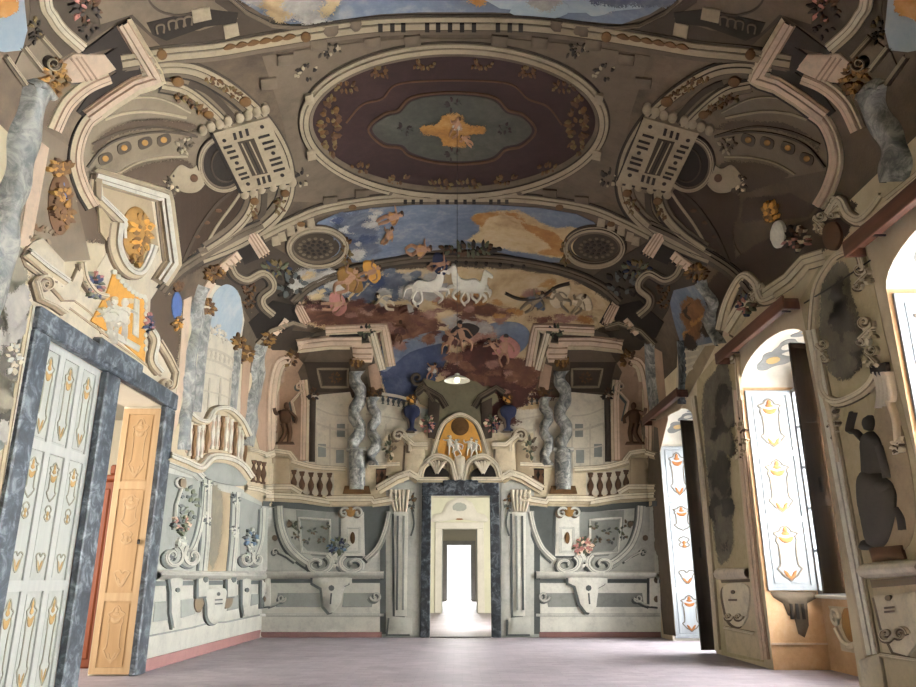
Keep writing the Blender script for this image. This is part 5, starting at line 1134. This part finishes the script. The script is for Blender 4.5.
# grey wall under the balcony: niche, scrolls, flowers
lw = Q('painted_lower_wall', [(160, 458), (196, 470), (244, 490), (268, 506), (264, 574), (152, 574)], 'gr_m', L, None, 1, 0, False, 9)
Q('shade_panel', [(163, 472), (200, 480), (196, 540), (186, 560), (156, 556)], 'gr_d', lw, None, 2, 0, False, 8); Q('shade_panel', [(238, 496), (262, 506), (258, 560), (240, 560)], 'gr_d', lw, None, 2, 0, False, 8)
M_('wall_cornice', [(162, 460), (194, 472), (200, 478)], 9, 'gr', lw, None, 8, False, .08)
nc = Q('painted_niche', [(209, 488), (232, 494), (228, 571), (206, 571)], 'cr_d', lw, None, 4, 0, False, 7)
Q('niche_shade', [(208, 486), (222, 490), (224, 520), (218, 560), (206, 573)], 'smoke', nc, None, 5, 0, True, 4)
M_('niche_border', [(206, 480), (204, 540), (201, 571)], 8, 'gr', nc, None, 8, False, .06, sh='gr_s'); M_('niche_border', [(235, 492), (233, 540), (230, 571)], 7, 'gr', nc, None, 8, False, .06, sh='gr_s')
for x, y in ((206, 486), (204, 520), (234, 500), (233, 530)): cluster('niche_drop', x, y, 2, 6, ['gr_l', 'gr_s'], nc, None, 6, 5, 14, .02, seed=int(x + y))
M_('strapwork', [(203, 486), (200, 520), (193, 545), (184, 558)], 5, 'gr', lw, None, 6, True, .05, sh='gr_s'); M_('strapwork', [(262, 508), (260, 540), (252, 562)], 5, 'gr', lw, None, 6, True, .05, sh='gr_s')
volute('cartouche_scroll', 179, 482, 6, 'gr', lw, None, 1.4, 1.5, 1, 3, 8, [(172, 530), (174, 505)]); Q('cartouche_boss', ell(180, 483, 3, 6, 8), 'cr_s', lw, None, 14, .03, True, 3)
for cx, a0, cw, r in ((169, .3, 1, 12), (189, math.pi - .3, -1, 12), (244, .3, 1, 8), (255, math.pi - .3, -1, 8)): volute('shell_scroll', cx, 556 + (12 - r) * .6, r, 'gr', lw, None, 1.25, a0 - 1.2 * cw, cw, r * .62, 10, None, .08, .85, sh='gr_s')
cluster('acanthus', 179, 552, 4, 14, ['gr_l', 'gr_m'], lw, None, 12, 10, 12, .04, seed=230, upright=True); cluster('acanthus', 249, 556, 3, 9, ['gr_l', 'gr_m'], lw, None, 8, 8, 12, .04, seed=231, upright=True)
cluster('pink_flowers', 179, 524, 9, 9, ['rose', 'pink_l', 'leaf_green', 'gr_s', 'cloud_maroon'], lw, None, 26, 6, 14, .03, seed=232); cluster('grey_flowers', 249, 538, 6, 8, ['gr_l', 'bloom_blue', 'gr_s'], lw, None, 14, 6, 14, .03, seed=233)
cluster('painted_sprays', 188, 505, 8, 20, ['gr_d', 'gr_s', 'leaf_green'], lw, None, 16, 8, 6, .01, seed=234)
# dado
dd = Q('painted_dado', [(154, 570), (264, 572), (261, 637), (144, 674)], 'gr_l', L, None, 2, 0, False, 9)
rod_('ledge', [(154, 575), (262, 576)], 9, 'gr_l', dd, None, 8, False, h=.10)
Q('ledge_shadow', [(153, 581), (262, 580.5), (262, 584), (153, 586)], 'gr_s', dd, None, 5, 0, False, 8)
for p in ([(154, 602), (168, 601), (168, 620), (152, 622)], [(180, 600), (196, 598), (194, 614), (180, 618)], [(230, 596), (240, 595), (240, 608), (226, 611)], [(251, 594), (258, 594), (258, 604), (250, 606)]): Q('sunk_panel', p, 'gr_d', dd, None, 4, 0, False, 7)
line('dado_line', [(148, 636), (190, 628), (208, 623), (225, 622), (259, 615)], 1.6, 'gr_d', dd, None, 4, False)
for p in ([(166, 573), (180, 573), (179, 585), (176, 590), (175, 612), (171, 628), (168, 612), (168, 590)], [(240, 574), (249, 574), (248, 586), (245, 604), (242, 616), (240, 604), (240, 588)]):
    c = Q('console', p, 'gr_l', dd, None, 14, .06, False, 5, 3, sh='gr_s'); Q('console_eye', ell(np.mean([q[0] for q in p]) - .5, 590, 2, 2.4, 8), 'gr_s', c, None, 23, 0, False, 3)
for x, w in ((200, 5), (229, 4.5)):
    c = Q('ledge_block', [(x - w, 572), (x + w, 572), (x + w, 596), (x - w, 597)], 'gr_l', dd, None, 16, .05, False, 5, 3, sh='gr_s'); Q('block_boss', ell(x, 579, 2.4, 3.6, 8), 'gr_s', c, None, 25, 0, False, 3)
Q('dado_shadow', [(194, 598), (203, 596), (198, 612), (193, 608)], 'cr_s', dd, None, 10, .02, True, 4); Q('dado_shadow', [(224, 596), (231, 595), (229, 606), (223, 608)], 'cr_s', dd, None, 10, .02, True, 4)
c = Q('dado_shield', [(203, 590), (223, 589), (222, 604), (219, 618), (211, 624), (205, 618), (204, 604)], 'gr_l', dd, None, 14, .06, True, 4, sh='gr_s')
for y in (600, 604): line('shield_line', [(209, y), (217, y - .5)], 1.4, 'gr_s', c, None, 24, False)
Q('shield_eye', ell(213.5, 594, 1.8, 2, 8), 'gr_s', c, None, 23, 0, False, 3)
tag(MB().box(-W, -W + .03, 13.47, D - .02, 0, .2, bev=.008).go('baseboard_left', ['red_base']), 'dull red painted skirting along the sunlit wall', kind='structure')
# ------------------------------------------------------------------ RIGHT WALL
R = wall_right
fresco('olive', (186, 172, 136), (156, 142, 110), 1.4, (202, 190, 156), bump=.05)
# over the windows: brown haunch, mouldings, carved heads and vases
Q('painted_upper_wall', [(700, 290), (722, 262), (760, 240), (810, 215), (830, 192), (862, 200), (850, 240), (800, 268), (770, 290), (735, 330), (716, 345)], 'shell_brown', R, None, 2, 0, False, 8)
fr = M_('frieze_moulding', [(728, 332), (748, 300), (766, 296), (790, 280), (806, 262), (826, 256)], 16, 'cr', R, None, 4, False, .05, sh='cr_s')
M_('arch_scroll', [(722, 330), (730, 300), (744, 276), (756, 282), (764, 300), (778, 296)], 9, 'cr', R, None, 8, True, .07, sh='cr_s')
M_('arch_scroll', [(832, 214), (842, 200), (850, 214), (862, 220), (874, 212), (886, 196)], 11, 'cr', R, None, 8, True, .07, sh='cr_s')
M_('frieze_moulding', [(862, 224), (890, 204), (920, 180), (950, 154)], 16, 'cr', R, None, 5, False, .05, sh='cr_s')
def carved(x, y, s, parent, fl=1, lay=10):
    volute('carved_scroll', x, y - s * .45, s * .42, 'cr', parent, None, 1.4, math.pi * (fl < 0), fl, s * .2, lay, [(x - fl * s * .3, y + s * .5), (x + fl * s * .1, y + s * .1), (x + fl * s * .45, y - s * .2)], .05, 1, 'cr_s')
    volute('carved_scroll', x - fl * s * .15, y + s * .62, s * .26, 'cr', parent, None, 1.3, math.pi * (fl > 0), -fl, s * .14, lay, None, .05, 1, 'cr_s')
    cluster('carved_leaf', x + fl * s * .2, y + s * .3, s * .25, s * .35, ['cr_m', 'cr_l', 'cr_d'], parent, None, 6, s * .5, lay + 1, .03, seed=int(x + y))
for x, y, fl in ((838, 206, 1), (824, 222, -1), (758, 290, 1)): carved(x, y, 14, R, fl)
Q('brown_drop', [(826, 228), (838, 222), (844, 236), (838, 250), (828, 246)], 'umber', R, None, 10, .06, True, 5)
v = Q('painted_vase', ell(780, 234, 7, 14, 14), 'white_l', R, None, 10, .08, True, 4)
cluster('vase_flame', 772, 214, 7, 10, ['gold_l', 'gold_d', 'ochre'], v, None, 18, 11, 12, .04, seed=305, upright=True)
cluster('vase_flowers', 800, 238, 12, 12, ['rose', 'cloud_maroon', 'umber', 'cr_m', 'ink'], v, None, 26, 9, 12, .04, seed=306)
cluster('flower_spray', 748, 305, 7, 12, ['rose', 'blue_deep', 'leaf_green', 'umber'], R, None, 16, 8, 12, .03, seed=307)
# painted sky with figures between the far windows' vault
sk = Q('painted_sky', [(670, 300), (676, 284), (690, 276), (706, 290), (712, 316), (716, 345), (690, 352), (680, 340)], 'sky_blue', R, None, 2, 0, True, 6)
puffs('painted_drapery', [(678, 300), (690, 294), (704, 306), (708, 336), (690, 346), (682, 330)], 5, 9, ['drape_soft', 'shell_brown', 'cloud_gold'], sk, 5, 0, 308, 12, 1.2)
column('painted_column', [(702, 280), (714, 300), (712, 318), (722, 345)], 8, R, 'marble_column', None, 9, 1.4, 1.6, .1)
Q('pink_pilaster', [(724, 300), (729, 300), (730, 336), (724, 336)], 'pink_l', R, None, 5, .03, False, 5)
cluster('gilt_capital', 698, 272, 9, 7, ['gold_l', 'gold_d', 'umber'], R, None, 16, 8, 12, .04, seed=309)
lg = Q('painted_loggia', [(678, 350), (716, 342), (700, 376), (684, 404), (676, 404)], 'exedra_d', R, None, 2, 0, False, 6)
for k in range(4): line('loggia_cornice', [(680, 352 + 8 * k), (700 - k * 2, 350 + 6 * k)], 2, 'exedra', lg, None, 4)
column('painted_column', [(682, 340), (684, 372), (683, 404)], 6, R, 'marble_dark', None, 6, 0, 0, .08)
column('painted_column', [(650, 342), (652, 380), (656, 410)], 9, R, 'marble_column', None, 6, 0, 0, .08)
# pier between the far and the middle window
pr = Q('painted_pier', [(697, 380), (726, 344), (740, 352), (748, 520), (764, 662), (722, 655), (714, 560), (700, 470)], 'olive', R, None, 1, 0, False, 9)
Q('smoke_cartouche', [(700, 400), (712, 372), (726, 358), (734, 376), (736, 420), (730, 470), (738, 540), (726, 566), (716, 560), (708, 500)], 'smoke', pr, None, 3, 0, True, 7)
puffs('dark_foliage', [(712, 400), (728, 380), (733, 430), (727, 470), (734, 540), (722, 560), (714, 500)], 5, 10, ['ink_soft', 'smoke', 'ink_soft'], pr, 4, 0, 310, 24, 1.6)
M_('pier_border', [(694, 396), (704, 470), (712, 560), (719, 650)], 5, 'cr', pr, None, 8, False, .05); M_('pier_border', [(738, 390), (748, 500), (757, 590), (766, 660)], 9, 'pk', pr, None, 6, False, .05)
volute('pier_scroll', 733, 358, 6, 'cr', pr, None, 1.4, 0, 1, 3, 10, [(742, 400), (740, 380)]); cluster('pier_drop', 742, 440, 3, 26, ['cr_d', 'cr_m', 'umber'], pr, None, 16, 7, 10, .02, seed=311)
dp = Q('pier_dado', [(719, 578), (752, 576), (764, 660), (728, 652)], 'cr_m', pr, None, 4, 0, False, 7)
rod_('ledge', [(720, 574), (751, 573)], 11, 'cr_l', dp, None, 12, False, h=.08); Q('ledge_shadow', [(722, 580), (751, 579), (751, 582), (723, 583)], 'cr_s', dp, None, 6, 0, False, 5)
Q('dado_shield', [(726, 586), (750, 586), (750, 612), (744, 626), (734, 624), (728, 612)], 'cr_l', dp, None, 10, .04, True, 5, sh='cr_s')
Q('shield_eye', ell(737, 592, 2, 2, 8), 'cr_s', dp, None, 18, 0, False, 3); line('shield_line', [(733, 600), (742, 600)], 2, 'cr_s', dp, None, 18, False)
for x in (733, 743): volute('shield_scroll', x, 616, 4, 'cr', dp, None, 1.2, 0, 1, 2, 18, sh='cr_s')
M_('plinth', [(727, 628), (757, 634)], 4, 'cr', dp, None, 10, False, .04)
# pier with the dark statue
ps = Q('painted_pier', [(800, 300), (826, 256), (866, 246), (884, 330), (916, 460), (960, 640), (960, 720), (872, 700), (850, 560), (826, 430)], 'olive', R, None, 1, 0, False, 10)
Q('smoke_cartouche', [(818, 300), (826, 272), (842, 258), (852, 270), (858, 300), (868, 340), (862, 370), (846, 384), (826, 372), (818, 340)], 'smoke', ps, None, 3, 0, True, 7)
puffs('dark_cloud', [(830, 290), (842, 270), (852, 290), (862, 340), (850, 376), (832, 350)], 6, 12, ['ink_soft', 'smoke', 'smoke'], ps, 4, 0, 312, 16, 1.2)
M_('jamb_border', [(812, 330), (832, 430), (853, 545), (874, 655)], 15, 'wh', ps, None, 7, False, .05); Q('jamb_foot', [(862, 660), (882, 654), (890, 700), (868, 704)], 'cr_l', ps, None, 9, .08, False, 6, 4)
M_('cartouche_border', [(814, 330), (818, 290), (830, 266), (842, 254), (860, 252), (866, 268)], 6, 'cr', ps, None, 8, True, .06, sh='cr_s')
M_('cartouche_border', [(820, 350), (824, 390), (838, 402), (858, 396), (874, 384), (884, 364)], 9, 'cr', ps, None, 8, True, .07, sh='cr_s')
for x, y, s_, fl in ((868, 330, 18, 1), (876, 356, 14, -1), (826, 350, 14, -1), (864, 276, 16, 1)): carved(x, y, s_, ps, fl, 9)
for k in range(4): rod_('carved_drapery', [(880 + k * 4, 372), (884 + k * 4, 392), (882 + k * 4.5, 408 - k * 2)], 4.5, 'cr_l', ps, None, 12, True, (1, .6), .04)
rod_('carved_tassel', [(892, 400), (899, 420), (901, 442)], 5, 'cr_m', ps, None, 10, True, (1, .7), .04); cluster('tassel_leaf', 901, 446, 4, 5, ['cr_l', 'cr_s'], ps, None, 8, 9, 11, .03, seed=317)
rod_('carved_drop', [(829, 398), (836, 425), (842, 462)], 5, 'cr_m', ps, None, 10, True, (1, .5), .04); cluster('drop_leaf', 835, 425, 3, 18, ['cr_l', 'cr_s', 'cr_m'], ps, None, 10, 8, 11, .03, seed=318)
Q('bracket_dark', [(874, 366), (890, 362), (892, 376), (876, 382)], 'tp_s', ps, None, 12, .05, False, 5)
Q('statue_shade', [(876, 410), (900, 420), (916, 500), (910, 545), (886, 548), (880, 480)], 'cr_d', ps, None, 3, 0, True, 7)
M = MB()
for p, hh in (([(865, 442), (869, 433), (876, 432), (883, 443), (884, 462), (880, 478), (868, 478), (866, 462)], .12), (ell(872, 423, 4.5, 8, 10), .1), ([(862, 478), (872, 468), (886, 476), (897, 490), (898, 505), (894, 528), (886, 546), (872, 544), (866, 520), (862, 500)], .16), (ell(884, 490, 12, 12, 12), .16), ([(866, 540), (876, 546), (870, 550), (863, 549)], .08)):
    V, fc = poly_geo(p, on_shell, 8, hh, None, 2.2, True, 3); M.add(V, fc)
for p, w in (([(866, 440), (858, 432), (852, 430), (856, 412)], 5), ([(882, 446), (888, 468), (890, 478)], 5), ([(898, 508), (904, 518), (906, 530)], 4)):
    V, fc, m = strip_geo(p, [(w * .5, 0, 0, .06), (w * .5, 0, .06, 0)], on_shell, 8, True, 3); M.add(V, fc, m)
M.go('dark_statue', ['bronze'], ps, True)
Q('statue_plinth', [(872, 548), (904, 545), (908, 559), (876, 562)], 'umber', ps, None, 10, .08, False, 5, 3)
d2 = Q('pier_dado', [(870, 566), (930, 560), (950, 700), (890, 690)], 'cr_m', ps, None, 3, 0, False, 8)
rod_('ledge', [(870, 571), (930, 567)], 15, 'cr_l', d2, None, 14, False, h=.12); Q('ledge_shadow', [(872, 580), (930, 575), (932, 583), (874, 588)], 'cr_s', d2, None, 6, 0, False, 6)
sh = Q('dado_shield', [(878, 596), (920, 592), (924, 640), (912, 656), (898, 652), (886, 628)], 'cr_l', d2, None, 12, .05, False, 6, 4, sh='cr_s')
Q('shield_eye', ell(896, 598, 3, 3, 8), 'cr_s', sh, None, 22, 0, False, 3)
for y in (608, 612): line('shield_line', [(893, y), (904, y - 1)], 2, 'cr_s', sh, None, 22, False)
for x in (895, 909): volute('shield_scroll', x, 634, 8, 'cr', sh, None, 1.3, 0, 1 if x < 900 else -1, 3.4, 22, sh='cr_s')
M_('plinth', [(884, 655), (930, 662)], 5, 'cr', d2, None, 10, False, .04)
# strip between the far window and the corner
Q('corner_pilaster', [(640, 420), (658, 428), (676, 636), (664, 634), (652, 520)], 'tp_m', R, None, 2, .02, False, 8)
Q('ceiling_haunch', [(716, 345), (700, 376), (680, 410), (650, 424), (652, 414), (676, 398), (690, 372), (706, 346)], 'cr_d', R, None, 4, .03, False, 6)

# carved relief under the middle window: bracket on the reveal, console on the parapet
wn = bpy.data.objects['window_2']; a, b, s = WIN[1]
cv = Plane((W, b - .002, 0), (1, 0, 0), (0, 0, 1))
bk = P('painted_bracket', [(.10, 1.28), (.92, 1.28), (.88, 1.16), (.72, 1.08), (.70, .72), (.60, .52), (.50, .58), (.46, .86), (.36, .88), (.30, 1.08), (.14, 1.18)], 'tp_m', wn, 1, .04, .06, .06, False, canvas=cv)
for x in (.42, .52, .62): P('bracket_slot', [(x - .025, .82), (x + .025, .82), (x + .025, 1.08), (x - .025, 1.08)], 'tp_s', bk, 9, 0, None, .1, canvas=cv)
S('plinth_moulding', [(0, .42), (1.0, .42)], [(.03, 0, .02, .02)], ['pink_l'], wn, 1, False, .2, canvas=cv)
cv = Plane((W + NICHE - .022, b, 0), (0, -1, 0), (0, 0, 1))
pc = P('parapet_console', [(.25, 1.05), (1.3, 1.05), (1.3, .35), (.5, .35), (.45, .6)], 'cr_m', wn, 1, .04, .06, .1, False, canvas=cv)
P('gilt_shell', ell(.95, .78, .22, .26, 12), 'gold_l', pc, 9, .06, .15, .08, True, canvas=cv)
S('console_scroll', spiral(.55, .86, .16, 1.5), [(.03, 0, .03, .05), (.03, 0, .05, .03)], ['cr_l'], pc, 9, False, .04, canvas=cv)
S('console_scroll', [(.5, .7), (.7, .5), (.95, .46), (1.2, .55)], [(.04, 0, .03, .05), (.04, 0, .05, .03)], ['cr_l'], pc, 9, True, .06, canvas=cv)
